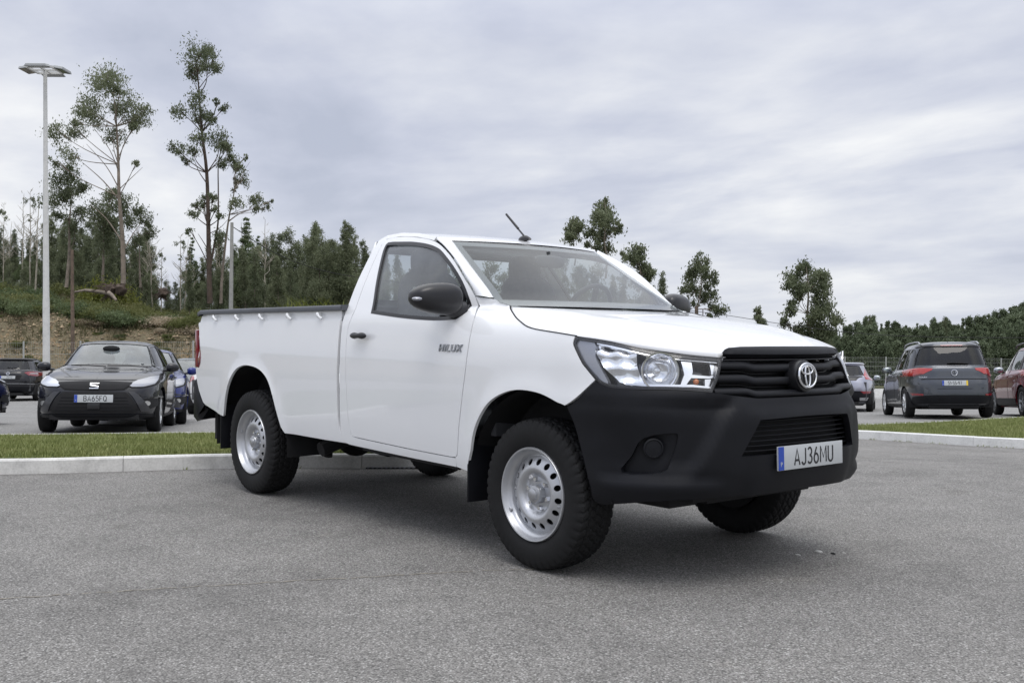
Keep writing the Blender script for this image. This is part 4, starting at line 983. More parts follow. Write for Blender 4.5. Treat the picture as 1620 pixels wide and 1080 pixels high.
# ---- lamp mast with four floodlights
lm=empty('street_lamp',(0,0,0),'tall white lamp mast carrying a square of four floodlights behind the dark hatchback','street lamp')
LD=28; p0=P(74,600,LD); p0.z=lot(LD,(74-810)/F*LD)-.05; ptop=P(71.5,112,LD)
b=MB(); b.tube([p0,p0.lerp(ptop,.33),p0.lerp(ptop,.34),p0.lerp(ptop,.68),p0.lerp(ptop,.69),ptop],[.100,.088,.082,.068,.060,.050],16); b.box(p0+Vector((0,0,.1)),(.4,.4,.04)); b.build('mast',pole_m,lm)
hd=ptop; side=.34; yawh=YAW
Rz=Matrix.Rotation(yawh,3,'Z')
b=MB()
for i in range(4):
    a=PI/2*i; c=Matrix.Rotation(a,3,'Z')
    b.box(hd+Rz@(c@Vector((side,0,.02))),(.06,side*2,.06),Rz@c)
    b.box(hd+Rz@(c@Vector((side*.5,0,.02))),(side,.045,.045),Rz@c)
b.build('head_frame',pole_m,lm); 
flood_m=mat('floodlight_housing',(.30,.31,.31),.6)
lampg=mat('floodlight_glass',(.10,.11,.11),.2,coat=1)
for i in range(4):
    a=PI/2*i; c=Rz@Matrix.Rotation(a,3,'Z'); tl=Matrix.Rotation(.16,3,'Y')
    b=MB(); b.box((0,0,0),(.27,.62,.07),taper=.85); o=b.build('floodlight',flood_m,lm,bevel=.01); o.data.transform(Matrix.Translation(hd+c@Vector((side+.13,0,.03)))@(c@tl).to_4x4())
    b=MB(); b.box((0,0,-.040),(.22,.55,.012)); q=b.build('lamp_glass',lampg,o); q.data.transform(Matrix.Translation(hd+c@Vector((side+.13,0,.03)))@(c@tl).to_4x4())
# ---- poles and wires
wood=mat('weathered_wood',(.13,.095,.07),.9,noise_sc=6,noise_amt=.35,bump=.4,bump_sc=30)
b=MB(); q0=P(116,548,49); q0.z=hillz(49,(116-810)/F*49)-.3; q1=P(114,395,49); b.tube([q0,q0.lerp(q1,.5),q1],[.095,.085,.07],10); o=b.build('wooden_post',wood,None); props(o,'bare brown wooden post standing at the foot of the bank right of the lamp mast','post')
b=MB(); q0=P(365,505,55); q1=P(367,352,55); q0.z-=.5; b.tube([q0,q1],[.125,.085],10); o=b.build('concrete_utility_pole',concrete('pole_concrete',(.33,.33,.31)),None); props(o,'grey concrete utility pole rising behind the pickup bed with a wire running right','utility pole')
wire_m=mat('wire',(.02,.02,.02),.6)
def wire(name,pts_,r,lab):
    pts_=[tuple(p) for p in pts_]; b=MB(); b.tube(cr(pts_,6,False),r,5); o=b.build(name,wire_m,None); props(o,lab,'cable')
q2=q1
wire('overhead_wire',[q2-Vector((0,0,.2)),P(420,392,58),P(470,415,60),P(545,435,63),P(700,455,66)],.022,'thin black wire from the concrete pole towards the pickup cab')
wire('overhead_wire',[P(1060,488,70),P(1145,498,68),P(1250,514,66),P(1400,530,62),P(1620,534,58),P(1800,528,55)],.018,'thin black cable crossing the sky low above the far trees on the right')
b=MB(); q0=P(1101,560,70); b.tube([q0,P(1101,484,70)],[.10,.08],8); b.tube([P(1112,560,70),P(1112,489,70)],.03,6); b.tube([P(1101,489,70),P(1124,489,70)],.03,6); o=b.build('utility_post',wood,None); props(o,'short post frame just above the bonnet below the second tree','post')
# ================================================================ vegetation
def leaf_mat(name,lo,mid,hi,tr=.38):
    m,t,b=fresh(name); p=wpos(t); n=noise(t,p,.9,4,.6); wn=t.nodes.new('ShaderNodeTexWhiteNoise'); t.links.new(t.nodes.new('ShaderNodeTexCoord').outputs['Object'],wn.inputs['Vector'])
    oi=t.nodes.new('ShaderNodeObjectInfo')
    k=mathn(t,'ADD',mathn(t,'MULTIPLY',n,.6),mathn(t,'ADD',mathn(t,'MULTIPLY',wn.outputs[0],.25),mathn(t,'MULTIPLY',oi.outputs['Random'],.15)))
    c=ramp(t,k,[(.28,lo),(.5,mid),(.75,hi)]); t.links.new(c,b.inputs['Base Color']); b.inputs['Roughness'].default_value=.55; b.inputs['Specular IOR Level'].default_value=.3
    tn=t.nodes.new('ShaderNodeBsdfTranslucent'); t.links.new(c,tn.inputs[0]); mx=t.nodes.new('ShaderNodeMixShader'); mx.inputs[0].default_value=tr
    out=t.nodes['Material Output']; t.links.new(b.outputs[0],mx.inputs[1]); t.links.new(tn.outputs[0],mx.inputs[2]); t.links.new(mx.outputs[0],out.inputs[0]); return m
euc=leaf_mat('eucalyptus_leaves',(.085,.105,.058),(.16,.185,.105),(.26,.28,.17))
pine=leaf_mat('pine_needles',(.060,.090,.042),(.115,.155,.070),(.19,.22,.11))
scrub_m=leaf_mat('scrub_leaves',(.080,.105,.030),(.15,.165,.055),(.25,.24,.11))
ylw=leaf_mat('yellow_green_leaves',(.09,.12,.02),(.16,.18,.035),(.23,.23,.06))
dry=leaf_mat('dry_leaves',(.28,.22,.15),(.42,.35,.25),(.58,.50,.38))
far_m=leaf_mat('far_tree_leaves',(.085,.110,.062),(.135,.170,.098),(.19,.225,.135))
bark=mat('eucalyptus_bark',(.21,.175,.14),.9,noise_sc=2.5,noise_amt=.45,bump=.4,bump_sc=12); bark_d=mat('dark_bark',(.075,.055,.042),.95,noise_sc=4,noise_amt=.4,bump=.5,bump_sc=10); bark_p=mat('pale_dead_bark',(.34,.31,.25),.9,noise_sc=3,noise_amt=.35)
def leaf_mesh(name,clumps,per,lsize,mats,seed=1,droop=.6,aspect=.38):
    "clumps: (x,y,z,rx,ry,rz[,mat]); leaves as thin quads spread through each clump, denser towards its upper skin"
    rg=np.random.default_rng(seed); VV=[];MI=[]
    for c in clumps:
        k=c[6] if len(c)>6 else 0; vol=max(c[3]*c[5],.02); n=int(per*2.2*vol**.85)+12
        # sub clumps give an uneven outline
        ns=max(5,int(n/40)); q=rg.normal(size=(ns,3)); q/=np.linalg.norm(q,axis=1)[:,None]; q*=(.25+.70*rg.random((ns,1))); 
        sr=.34+.34*rg.random(ns); idx=rg.integers(0,ns,n); o=rg.normal(size=(n,3))*(.50*sr[idx])[:,None]
        pp=(q[idx]+o)*np.array(c[3:6]); pp[:,2]-=.10*c[5]*rg.random(n); pp+=np.array(c[:3])
        L=lsize*(.6+.8*rg.random(n)); dv=rg.normal(size=(n,3)); dv[:,2]-=droop*2.2; dv/=np.linalg.norm(dv,axis=1)[:,None]
        sd_=np.cross(dv,rg.normal(size=(n,3))); sd_/=np.linalg.norm(sd_,axis=1)[:,None]
        h=dv*L[:,None]/2; w_=sd_*(L*aspect)[:,None]/2
        VV.append(np.stack([pp-h,pp+w_,pp+h,pp-w_],1).reshape(-1,3)); MI.append(np.full(n,k,dtype=np.int32))
    V=np.concatenate(VV); mi=np.concatenate(MI); n=len(mi)
    me=bpy.data.meshes.new(name); me.vertices.add(4*n); me.vertices.foreach_set('co',V.ravel()); me.loops.add(4*n); me.loops.foreach_set('vertex_index',np.arange(4*n,dtype=np.int32)); me.polygons.add(n); me.polygons.foreach_set('loop_start',np.arange(0,4*n,4,dtype=np.int32)); me.polygons.foreach_set('loop_total',np.full(n,4,dtype=np.int32))
    for m in mats: me.materials.append(m)
    me.polygons.foreach_set('material_index',mi); me.update(); return me
def ptree(name,d,trunk,tr,clumps,lab,cat='tree',grp=None,branches=(),bm=None,lm_=None,seed=1,per=520,ls=.150,mats=None,droop=.6):
    "a tree whose trunk line and leaf masses were read off the photograph as directions, set at distance d with real depth"
    rg=random.Random(seed); k=d/F; base=P(*trunk[0],d)
    tr_o=empty(name,base,lab,cat,grp)
    tr*=.45; T3=[P(u,v,d)-base+Vector((HF.x,HF.y,0))*rg.uniform(-.15,.15) for u,v in trunk]
    n=len(T3); rr=[tr*(1-.82*i/(n-1)) for i in range(n)]
    b=MB(); b.tube(cr([tuple(p) for p in T3],4,False),[tr*(1-.85*i/((n-1)*4)) for i in range((n-1)*4+1)],9)
    cl=[]
    for q in clumps:
        u,v,r=q[:3]; r*=1.28; dep=rg.uniform(-.6,.6)*min(3.0,6*r*k)
        c=P(u,v,d)-base+Vector((HF.x,HF.y,0))*dep; cl.append((c.x,c.y,c.z,r*k,r*k,r*k*.92)+((q[3],) if len(q)>3 else ()))
        # a twig from the nearest lower trunk point to the leaf mass
        best=min(range(n),key=lambda i:(T3[i]-c).length+ (3 if T3[i].z>c.z-.3*r*k else 0)); s0=T3[best]; mid=s0.lerp(c,.55)+Vector((rg.uniform(-.2,.2),rg.uniform(-.2,.2),-.12*(c-s0).length*.3))
        b.tube(cr([tuple(s0),tuple(mid),tuple(c)],4,False),[max(.016,tr*.22)*(1-.7*i/8) for i in range(9)],5)
        for _ in range(3):
            e=c+Vector((rg.uniform(-1,1),rg.uniform(-1,1),rg.uniform(-.4,1)))*r*k*.7; b.tube([mid.lerp(c,.5),e],[.022,.008],4,cap=False)
    for br in branches:
        q=[P(u,v,d)-base+Vector((HF.x,HF.y,0))*(.3*i) for i,(u,v) in enumerate(br[1:])]; m_=len(q); b.tube(cr([tuple(p) for p in q],4,False),[br[0]*.55*(1-.75*i/((m_-1)*4)) for i in range((m_-1)*4+1)],6)
    o=b.build('trunk',bm or bark,tr_o,angle=80)
    if cl:
        me=leaf_mesh('crown',cl,per,ls,mats or [lm_ or euc],seed,droop); c=bpy.data.objects.new('crown',me); C.objects.link(c); c.parent=tr_o
    return tr_o
ptree('eucalyptus_tree',60,[(196,450),(194,384),(189,311),(187,260),(184,200),(181,150)],.34,
 [(187,137,23),(158,138,14),(172,118,12),(136,166,19),(140,188,14),(166,209,15),(192,160,18),(217,181,15),(228,174,8),(213,203,7),(111,218,16),(128,209,13),(102,243,13),(96,260,8),(150,182,12),(194,184,14),(221,260,6),(207,155,10),(120,196,8),(180,172,12)],
 'large eucalyptus with a wide open crown standing between the lamp mast and the tallest tree',branches=[(.10,(194,384),(165,345),(136,322)),(.09,(191,320),(160,285),(123,254)),(.07,(189,300),(165,262),(130,225)),(.06,(187,270),(170,235),(142,200)),(.06,(188,300),(205,280),(220,262)),(.05,(187,250),(200,215),(215,190)),(.09,(196,395),(207,370),(216,352)),(.05,(186,240),(176,222),(166,212)),(.05,(185,220),(195,200),(212,185))],seed=3,per=560)
ptree('eucalyptus_tree',57,[(332,480),(330,420),(329,358),(326,273),(319,209),(314,150),(314,115)],.36,
 [(315,86,19),(297,97,14),(292,108,10),(331,92,12),(343,105,11),(338,118,8),(320,76,12),(315,164,15),(292,181,12),(302,176,10),(328,180,10),(336,190,10),(351,166,8),(341,160,6),(340,216,17),(324,222,12),(356,232,10),(294,243,12),(286,252,8),(302,236,9),(349,256,9),(312,317,9),(322,310,8),(345,315,9),(311,340,9),(349,341,7),(306,366,6),(342,330,6),(305,325,6)],
 'tallest eucalyptus, slim with separated leaf tufts, behind the rear of the pickup bed',branches=[(.13,(331,430),(336,390),(340,350),(338,300),(336,250),(343,215)),(.06,(327,290),(312,270),(300,245)),(.05,(315,150),(305,130),(295,112)),(.05,(315,140),(328,118),(338,110)),(.06,(332,400),(318,380),(308,368)),(.05,(330,370),(345,360),(356,345))],seed=5,bm=bark_d,per=520)
ptree('eucalyptus_tree',58,[(350,480),(352,440),(357,380),(364,340),(371,300),(372,270)],.20,[(370,235,10),(367,250,11),(374,262,10),(379,281,9),(383,268,7),(371,285,7),(387,327,11),(400,325,8),(411,318,11),(420,326,7),(432,319,3),(354,376,11),(346,372,8),(392,250,4),(366,298,5)],
 'thin leaning eucalyptus reaching over the concrete pole with a tuft far to its right',branches=[(.07,(362,350),(375,338),(392,330),(412,322)),(.04,(371,300),(380,275),(392,252))],seed=7,per=520)
ptree('eucalyptus_tree',62,[(106,455),(108,400),(111,350),(114,310)],.26,[(118,292,20),(106,322,16),(136,298,12),(113,356,13),(100,302,10),(128,283,11),(104,345,9),(118,335,12),(124,318,10)],'dense round topped eucalyptus close behind the lamp mast',seed=8,per=700,mats=[euc])
ptree('eucalyptus_tree',63,[(162,455),(164,410),(165,370)],.25,[(166,315,15),(163,338,17),(158,352,14),(172,362,15),(168,385,16),(160,400,12),(174,305,10),(180,330,9),(152,372,9),(172,345,14)],'dark bushy eucalyptus directly left of the large open crowned one',seed=9,per=760)
ptree('eucalyptus_tree',64,[(222,455),(221,420),(220,375)],.20,[(208,320,11),(221,338,12),(217,355,13),(226,365,11),(221,382,11),(212,330,8),(228,350,7)],'narrow ragged eucalyptus just right of the large open crowned one',seed=10,per=640)
RTL=[
 ((909,420),[(909,348,9),(912,358,9),(901,368,8),(906,378,9),(916,365,7),(897,376,6)],'slender small eucalyptus above the pickup roof, leftmost of those seen over the bonnet',78,.14),
 ((958,440),[(956,330,13),(944,350,13),(966,348,13),(934,372,10),(956,370,14),(974,367,8),(948,392,8),(963,390,10),(978,358,6),(954,345,12),(929,384,6),(958,318,7)],'thick dark eucalyptus above the rear edge of the pickup windscreen',78,.2),
 ((1030,475),[(1003,402,13),(995,411,10),(1010,412,11),(1020,422,10),(1030,438,9),(1026,430,8),(988,404,6),(1013,430,6)],'short leaning eucalyptus showing just above the far windscreen pillar',76,.15),
 ((1103,560),[(1109,413,11),(1104,425,11),(1094,437,11),(1120,440,11),(1086,454,9),(1104,456,12),(1126,466,10),(1132,492,11),(1090,478,7),(1113,470,9),(1128,485,8),(1110,428,9),(1118,452,8),(1126,500,6)],'medium eucalyptus with airy crown behind the far door mirror',75,.2),
 ((1281,570),[(1277,422,12),(1268,436,12),(1256,450,14),(1290,440,12),(1306,436,14),(1284,452,11),(1310,454,10),(1247,491,10),(1299,482,15),(1316,504,11),(1284,500,13),(1288,522,18),(1268,525,14),(1305,525,15),(1244,512,8),(1295,465,11),(1262,462,9),(1255,478,7),(1280,540,16),(1300,545,14),(1272,470,7),(1309,490,11),(1247,455,7)],'broad rounded eucalyptus rising behind the nose of the pickup',72,.3),
 ((1203,560),[(1200,492,6),(1203,500,7),(1196,505,6),(1207,508,6),(1200,515,8)],'small pale young tree between the medium and the broad eucalyptus',80,.1)]
for i,(bs_,cl,lab,dd,tr_) in enumerate(RTL):
    top=min(cl,key=lambda q:q[1]); n_=4; tk=[bs_]+[(bs_[0]+(top[0]-bs_[0])*k/n_+(2 if k%2 else -2),bs_[1]+(top[1]-bs_[1])*k/n_) for k in range(1,n_+1)]
    ptree('eucalyptus_tree',dd,tk,tr_,cl,lab,seed=20+i,per=560 if i!=3 else 470,ls=.22)
# generic growth: prototypes that are copied with their own size and turn
def proto(name,h,kind,seed):
    rg=random.Random(seed); b=MB(); lean=rg.uniform(-.05,.05)
    pts=[(lean*h*(i/6)**2+rg.uniform(-.06,.06),rg.uniform(-.06,.06),h*i/6*(.96)) for i in range(7)]
    tr=h*.007+.02; b.tube(cr(pts,3,False),[tr*(1-.85*i/18) for i in range(19)],7)
    cl=[]
    if kind=='euc':
        for i in range(17):
            t=.34+.66*(i/16); r=h*.085*(1.25-t*.72)*rg.uniform(.7,1.25); a=rg.uniform(0,2*PI); o=h*.085*(1.15-t)*rg.uniform(.3,1.5)
            cl.append((lean*h*t*t+o*math.cos(a),o*math.sin(a),h*t-.2*r,r,r,r*1.1)); b.tube([(lean*h*t*t,0,h*t-.9*r-.3),(lean*h*t*t+o*math.cos(a),o*math.sin(a),h*t-.2*r)],[.03,.012],4,cap=False)
    elif kind=='dense':
        for i in range(20):
            t=.16+.82*(i/19); r=h*.095*(1.1-t*.50)*rg.uniform(.7,1.3); a=rg.uniform(0,2*PI); o=h*.12*(1.15-t*.8)*rg.uniform(.4,1.4)
            cl.append((lean*h*t*t+o*math.cos(a),o*math.sin(a),h*t-.3*r,r,r,r*1.05))
    elif kind=='pine':
        for i in range(18):
            t=.30+.70*(i/17)
            for k in range(2):
                r=h*.075*(1.35-t)*rg.uniform(.8,1.2); a=rg.uniform(0,2*PI); o=h*.13*(1.04-t)*rg.uniform(.5,1.1); cl.append((o*math.cos(a),o*math.sin(a),h*t-.1,r,r,r*.55))
    elif kind=='bare':
        for i in range(26):
            t=rg.uniform(.35,.97); a=rg.uniform(0,2*PI); L=h*.16*(1.15-t); z=h*t
            p1=(L*.55*math.cos(a),L*.55*math.sin(a),z+L*.35); p2=(L*math.cos(a+.3),L*math.sin(a+.3),z+L*.95); b.tube([(0,0,z),p1,p2],[.035*(1.2-t),.02,.008],4,cap=False)
            b.tube([p1,(p1[0]*1.5,p1[1]*.6,p1[2]+L*.4)],[.014,.006],4,cap=False)
        if seed%2: cl=[(rg.uniform(-.5,.5),rg.uniform(-.5,.5),h*rg.uniform(.5,.95),.25,.25,.3) for _ in range(6)]
    root=empty(name,(0,0,-200)); o=b.build('trunk',{'bare':bark_p,'euc':bark,'dense':bark_d,'pine':bark_d}[kind],root,angle=80)
    if cl:
        me=leaf_mesh('crown',cl,{'euc':430,'dense':430,'pine':430,'bare':260}[kind],.17,[{'euc':euc,'dense':euc,'pine':pine,'bare':euc}[kind]],seed,.5,.42); c=bpy.data.objects.new('crown',me); C.objects.link(c); c.parent=root
    return root
PR={'euc':[proto('eucalyptus_tree',10,'euc',s) for s in (31,32,33)],'dense':[proto('eucalyptus_tree',10,'dense',s) for s in (41,42)],'pine':[proto('pine_tree',10,'pine',s) for s in (51,52)],'bare':[proto('bare_tree',10,'bare',s) for s in (61,62)]}
LABS={'euc':('slim grey green eucalyptus in the wood on the hill at left','tree','eucalyptus trees of the wood behind the bank'),'dense':('bushy dark eucalyptus in the wood on the hill at left','tree','bushy trees of the wood behind the bank'),'pine':('dark pine standing among the eucalyptus on the hill at left','tree','pines of the wood behind the bank'),'bare':('thin leafless tree standing in front of the wood at left','tree','leafless trees on the hill')}
rg=random.Random(77)
def place(kind,u,ytop,d,lab=None,ybase=None):
    s=(u-810)/F*d; x,y=xy(d,s); z=hillz(d,s)-.2; zt=P(u,ytop,d).z; h=max(2.5,zt-z); pr=rg.choice(PR[kind]); o=copy_tree(pr); o.location=(x,y,z); k=h/10
    wk=k*rg.uniform(.85,1.15); o.scale=(wk,wk,k); o.rotation_euler=(0,0,rg.uniform(0,6.28)); L=lab or LABS[kind]; props(o,*L); return o
prof=[(-60,345),(0,342),(30,352),(60,365),(90,330),(110,345),(130,345),(150,330),(180,340),(200,352),(225,345),(250,385),(270,400),(285,392),(300,372),(320,392),(345,372),(360,385),(380,372),(400,357),(415,350),(430,372),(445,365),(458,356),(470,375),(482,372),(494,358),(508,376),(520,372),(535,378),(548,352),(558,375),(575,385),(600,390),(640,400),(700,410),(760,405),(820,420),(880,400),(940,410),(1000,420)]
def ptop(u):
    for (a,b_),(c,d_) in zip(prof,prof[1:]):
        if u<=c: return b_+(d_-b_)*(u-a)/(c-a)
    return prof[-1][1]
# front row, spaced singly; then fuller rows behind
for u in range(-50,610,13):
    uu=u+rg.uniform(-6,6); 
    if 236<uu<290 and rg.random()<.7: continue
    kd=rg.choice(['euc','euc','dense','euc','pine']) if uu<560 else 'euc'
    place(kd,uu,ptop(uu)+rg.uniform(-3,26),rg.uniform(70,80))
for u in range(-50,640,15):
    uu=u+rg.uniform(-6,6); place(rg.choice(['euc','dense','dense','euc']),uu,ptop(uu)+rg.uniform(25,60)+(20 if 240<uu<300 else 0),rg.uniform(80,96))
for u in range(-40,600,19):
    uu=u+rg.uniform(-6,6); place('dense',uu,ptop(uu)+rg.uniform(60,88)+(22 if 240<uu<300 else 0),rg.uniform(66,72))
for u in list(range(610,1060,20)):
    uu=u+rg.uniform(-7,7); place(rg.choice(['euc','dense','euc']),uu,ptop(uu)+rg.uniform(0,30),rg.uniform(85,105))
for u,yt in ((12,345),(35,300),(47,296),(56,302),(5,318),(240,338),(232,360),(285,368),(292,372),(300,385),(419,342),(345,365),(255,390),(205,400)): place('bare',u,yt,rg.uniform(66,72))
for u,yt in ((545,352),(552,360),(494,357)): place('euc',u,yt,64)
place('dense',505,372,63); place('dense',520,378,64); place('dense',488,385,65); place('dense',535,385,66); place('pine',388,345,64); place('pine',497,356,66)
for u,yt,d in ((330,420,60),(345,425,61),(300,420,62),(388,395,62),(402,400,61),(440,410,62),(460,415,60),(360,430,60)): place('euc',u,yt,d)
# far woodland on the right: nearest individuals, then the mass behind
def fproto(s):
    rg2=random.Random(s); cl=[]; h=10; pn=s%2
    for i in range(11):
        t=.12+.86*i/10; r=h*(.17 if not pn else .14)*(1.10-t*(.45 if not pn else .72))*rg2.uniform(.8,1.2); a=rg2.uniform(0,6.28); o=h*.08*(1.05-t); cl.append((o*math.cos(a),o*math.sin(a),h*t,r,r,r*1.0))
    return leaf_mesh('far_tree',cl,230,.38,[far_m],s,.3,.6)
FP=[fproto(s) for s in (71,72,73,74)]
fprof=[(1040,545),(1290,535),(1330,520),(1350,522),(1375,505),(1395,512),(1412,516),(1440,522),(1460,515),(1490,506),(1515,512),(1540,508),(1560,505),(1590,494),(1620,488),(1700,482),(1800,480)]
def ftop(u):
    for (a,b_),(c,d_) in zip(fprof,fprof[1:]):
        if u<=c: return b_+(d_-b_)*(u-a)/(c-a)
    return 485
cnt=0
for row,(d,dy,st_) in enumerate(((235,0,8),(200,8,9),(165,16,10),(135,26,12),(112,36,14))):
    u=1180+row*3
    while u<1760:
        uu=u+rg.uniform(-3,3); s=(uu-810)/F*d; x,y=xy(d,s); z=hillz(d,s)-1; zt=P(uu,ftop(uu)+dy+rg.uniform(-6,5),d).z; h=max(4,zt-z)
        o=bpy.data.objects.new('far_tree',rg.choice(FP)); C.objects.link(o); o.location=(x,y,z); k=h/10; wk=k*rg.uniform(.6,1.15); o.scale=(wk,wk,k); o.rotation_euler=(0,0,rg.uniform(0,6.28))
        props(o,'tree of the dense dark woodland on the far hillside at right','tree','trees of the far woodland'); cnt+=1; u+=st_*rg.uniform(.8,1.2)
for u,yt,d in ((1495,502,180),(1375,500,190)):
    o=place('euc',u,yt,d,('lone taller tree sticking out of the far woodland above the grey people carrier' if u==1495 else 'taller pointed tree in the far woodland right of the pickup nose','tree'))
# scrub, fallen wood and rubble on the bank
def bproto(name,m,s,wide=1.2,hgt=.7):
    rg2=random.Random(s); cl=[(rg2.uniform(-wide,wide)*.6,rg2.uniform(-wide,wide)*.6,hgt*.45,wide*.5,wide*.5,hgt*.5) for _ in range(5)]
    me=leaf_mesh(name,cl,1300,.13,[m],s,-.5,.3); return me
BP=[bproto('bush',scrub_m,81),bproto('bush',scrub_m,82,1.4,.9),bproto('bush',pine,83,1.2,.8)]; DP=bproto('dry_bush',dry,84,1.3,.6); YP=bproto('yellow_bush',ylw,85,1.0,1.2)
def bush(me,u,v,d,sc,lab,grp=None,cat='bush'):
    s=(u-810)/F*d; x,y=xy(d,s); o=bpy.data.objects.new(me.name,me); C.objects.link(o); o.location=(x,y,hillz(d,s)-.1); o.scale=(sc*rg.uniform(.8,1.3),sc*rg.uniform(.8,1.3),sc*rg.uniform(.7,1.2)); o.rotation_euler=(0,0,rg.uniform(0,6.28)); props(o,lab,cat,grp); return o
for i in range(185):
    d=rg.choice([rg.uniform(54.2,57),rg.uniform(55,74)]); u=rg.uniform(-30,600)
    bush(rg.choice(BP),u,0,d,rg.uniform(.7,1.15),'low green heather bush among many on top of the earth bank','green scrub bushes on the bank')
for i in range(34):
    u=rg.uniform(0,300); bush(BP[i%3],u,0,rg.uniform(49.5,54),rg.uniform(.16,.34),'small green tuft growing on the bare face of the earth bank','small tufts on the face of the bank',cat='tuft')
for i in range(22):
    u=rg.uniform(235,345); bush(DP,u,0,rg.uniform(53.6,60),rg.uniform(.45,.9),'heap of dry straw coloured brushwood on the bank near the tallest tree','dry brushwood heaps',cat='brushwood')
for u,d,sc in ((150,54.3,.8),(145,55,.6)): bush(DP,u,0,d,sc,'dry grass clump at the top edge of the bank below the fallen tree','dry clumps below the fallen tree',cat='grass clump')
for u,d,sc,l in ((162,62,1.7,'bright yellow green shrub behind the fallen tree on the bank'),(58,51.3,.45,'small yellow green bush on the earth bank left of the lamp mast, upper one'),(46,50.3,.4,'small yellow green bush low on the earth bank left of the lamp mast')): bush(YP,u,0,d,sc,l)
ft=empty('fallen_tree',(0,0,0),'fallen tree trunk with its upturned root plate lying on the bank','fallen tree')
g0=lambda u,v,d: P(u,v,d)
b=MB(); q=[Vector(g0(118,462,57)),Vector(g0(135,459,56.5)),Vector(g0(155,461,56)),Vector(g0(172,464,56))]
b.tube([tuple(p) for p in q],[.05,.08,.10,.13],8); b.tube([tuple(g0(172,463,55.5)),tuple(g0(178,468,55.2)),tuple(g0(184,475,55))],[.12,.10,.06],8); b.build('log',bark,ft,angle=80)
b=MB(); rc=Vector(g0(176,458,56)); rg2=random.Random(3)
b.ball(rc,(.34,.30,.30),14,9,fn=lambda w:w*(.6+.6*rg2.random())); b.ball(rc+HR.to_3d()*.5,(.36,.3,.32),12,8,fn=lambda w:w*(.75+.45*rg2.random()))
for i in range(60):
    a=rg2.uniform(0,6.28); L=rg2.uniform(.35,.85); dv=(HR*math.cos(a)*1.3); b.tube([tuple(rc),tuple(rc+Vector((dv.x*L*.7,dv.y*L*.7,math.sin(a)*L*.6))),tuple(rc+Vector((dv.x*L*1.2,dv.y*L*1.2,math.sin(a)*L*.8-.1)))],[.05,.03,.008],4)
b.build('root_plate',bark_d,ft,angle=60)
b=MB(); rc=Vector(g0(258,463,58)); b.ball(rc,(.38,.3,.26),12,8,fn=lambda w:w*(.6+.6*rg2.random()))
for i in range(34):
    a=rg2.uniform(0,6.28); L=rg2.uniform(.3,.75); dv=HR.to_3d()*math.cos(a); b.tube([tuple(rc),tuple(rc+dv*L*.6+Vector((0,0,math.sin(a)*L*.5))),tuple(rc+dv*L+Vector((0,0,math.sin(a)*L*.7-.06)))],[.05,.03,.008],4)
if 1: pass; b.tube([tuple(rc),tuple(rc+Vector((-.9,.2,-.35)))],[.12,.04],6); o=b.build('root_stump',bark_d,None); props(o,'dark uprooted stump on the bank left of the tallest tree','stump')
# rubble and tufts
rgn=np.random.default_rng(9); V=[];Fc=[]
for i in range(7000):
    a=rgn.uniform(-.53,-.12); d=rgn.uniform(48.5,56.5); s=a*d; x,y=xy(d,s); z=hillz(d,s); r=abs(rgn.normal())*.04+.02; bse=len(V)
    for k in range(5):
        an=2*PI*k/5+rgn.uniform(-.3,.3); V.append((x+r*math.cos(an),y+r*math.sin(an),z-.02))
    V.append((x+rgn.uniform(-.3,.3)*r,y+rgn.uniform(-.3,.3)*r,z+r*rgn.uniform(.5,1.0)))
    Fc+=[(bse+k,bse+(k+1)%5,bse+5) for k in range(5)]
rub=mat('rubble_stone',(.29,.225,.145),.95,noise_sc=1.5,noise_amt=.4); mobj('rubble',V,Fc,rub,None,smooth=False,kind='stuff')
pts=[]
for i in range(40000):
    a=rgn.uniform(-.55,-.10); d=rgn.choice([rgn.uniform(48.2,55),rgn.uniform(54,76)],p=[.20,.80]); s=a*d; x,y=xy(d,s)
    if d<54.5 and mn.noise(Vector((x*.6,y*.6,4)))<.05: continue
    pts.append((x,y,hillz(d,s)-.04))
tuft=leaf_mat('dry_grass',(.07,.08,.03),(.15,.14,.075),(.30,.25,.16)); grass_quads('bank_grass',pts,.34,.07,tuft,.8,seed=4)
pts=[]; pg=empty('pampas_grass',(0,0,0),'tall arching green grass clump just above the pickup bed rail','grass clump')
b=MB(); rg2=random.Random(8)
for i in range(150):
    u=rg2.uniform(440,560); d=56; s=(u-810)/F*d; x,y=xy(d,s); z=hillz(d,s)-.1; h=rg2.uniform(.7,1.9); a=rg2.uniform(0,6.28); L=h*rg2.uniform(.2,.8); w_=.025
    p0_=Vector((x,y,z)); p1=p0_+Vector((L*.3*math.cos(a),L*.3*math.sin(a),h*.7)); p2=p0_+Vector((L*math.cos(a),L*math.sin(a),h)); b.add([p0_-Vector((HR.x,HR.y,0))*w_,p0_+Vector((HR.x,HR.y,0))*w_,p1+Vector((HR.x,HR.y,0))*w_,p1-Vector((HR.x,HR.y,0))*w_,p2],[(0,1,2,3),(3,2,4)])
pb=b.build('blades',ylw,pg); pb['kind']='stuff'
for k in PR.values():
    for r_ in k:
        for ch in list(r_.children): bpy.data.objects.remove(ch)
        bpy.data.objects.remove(r_)
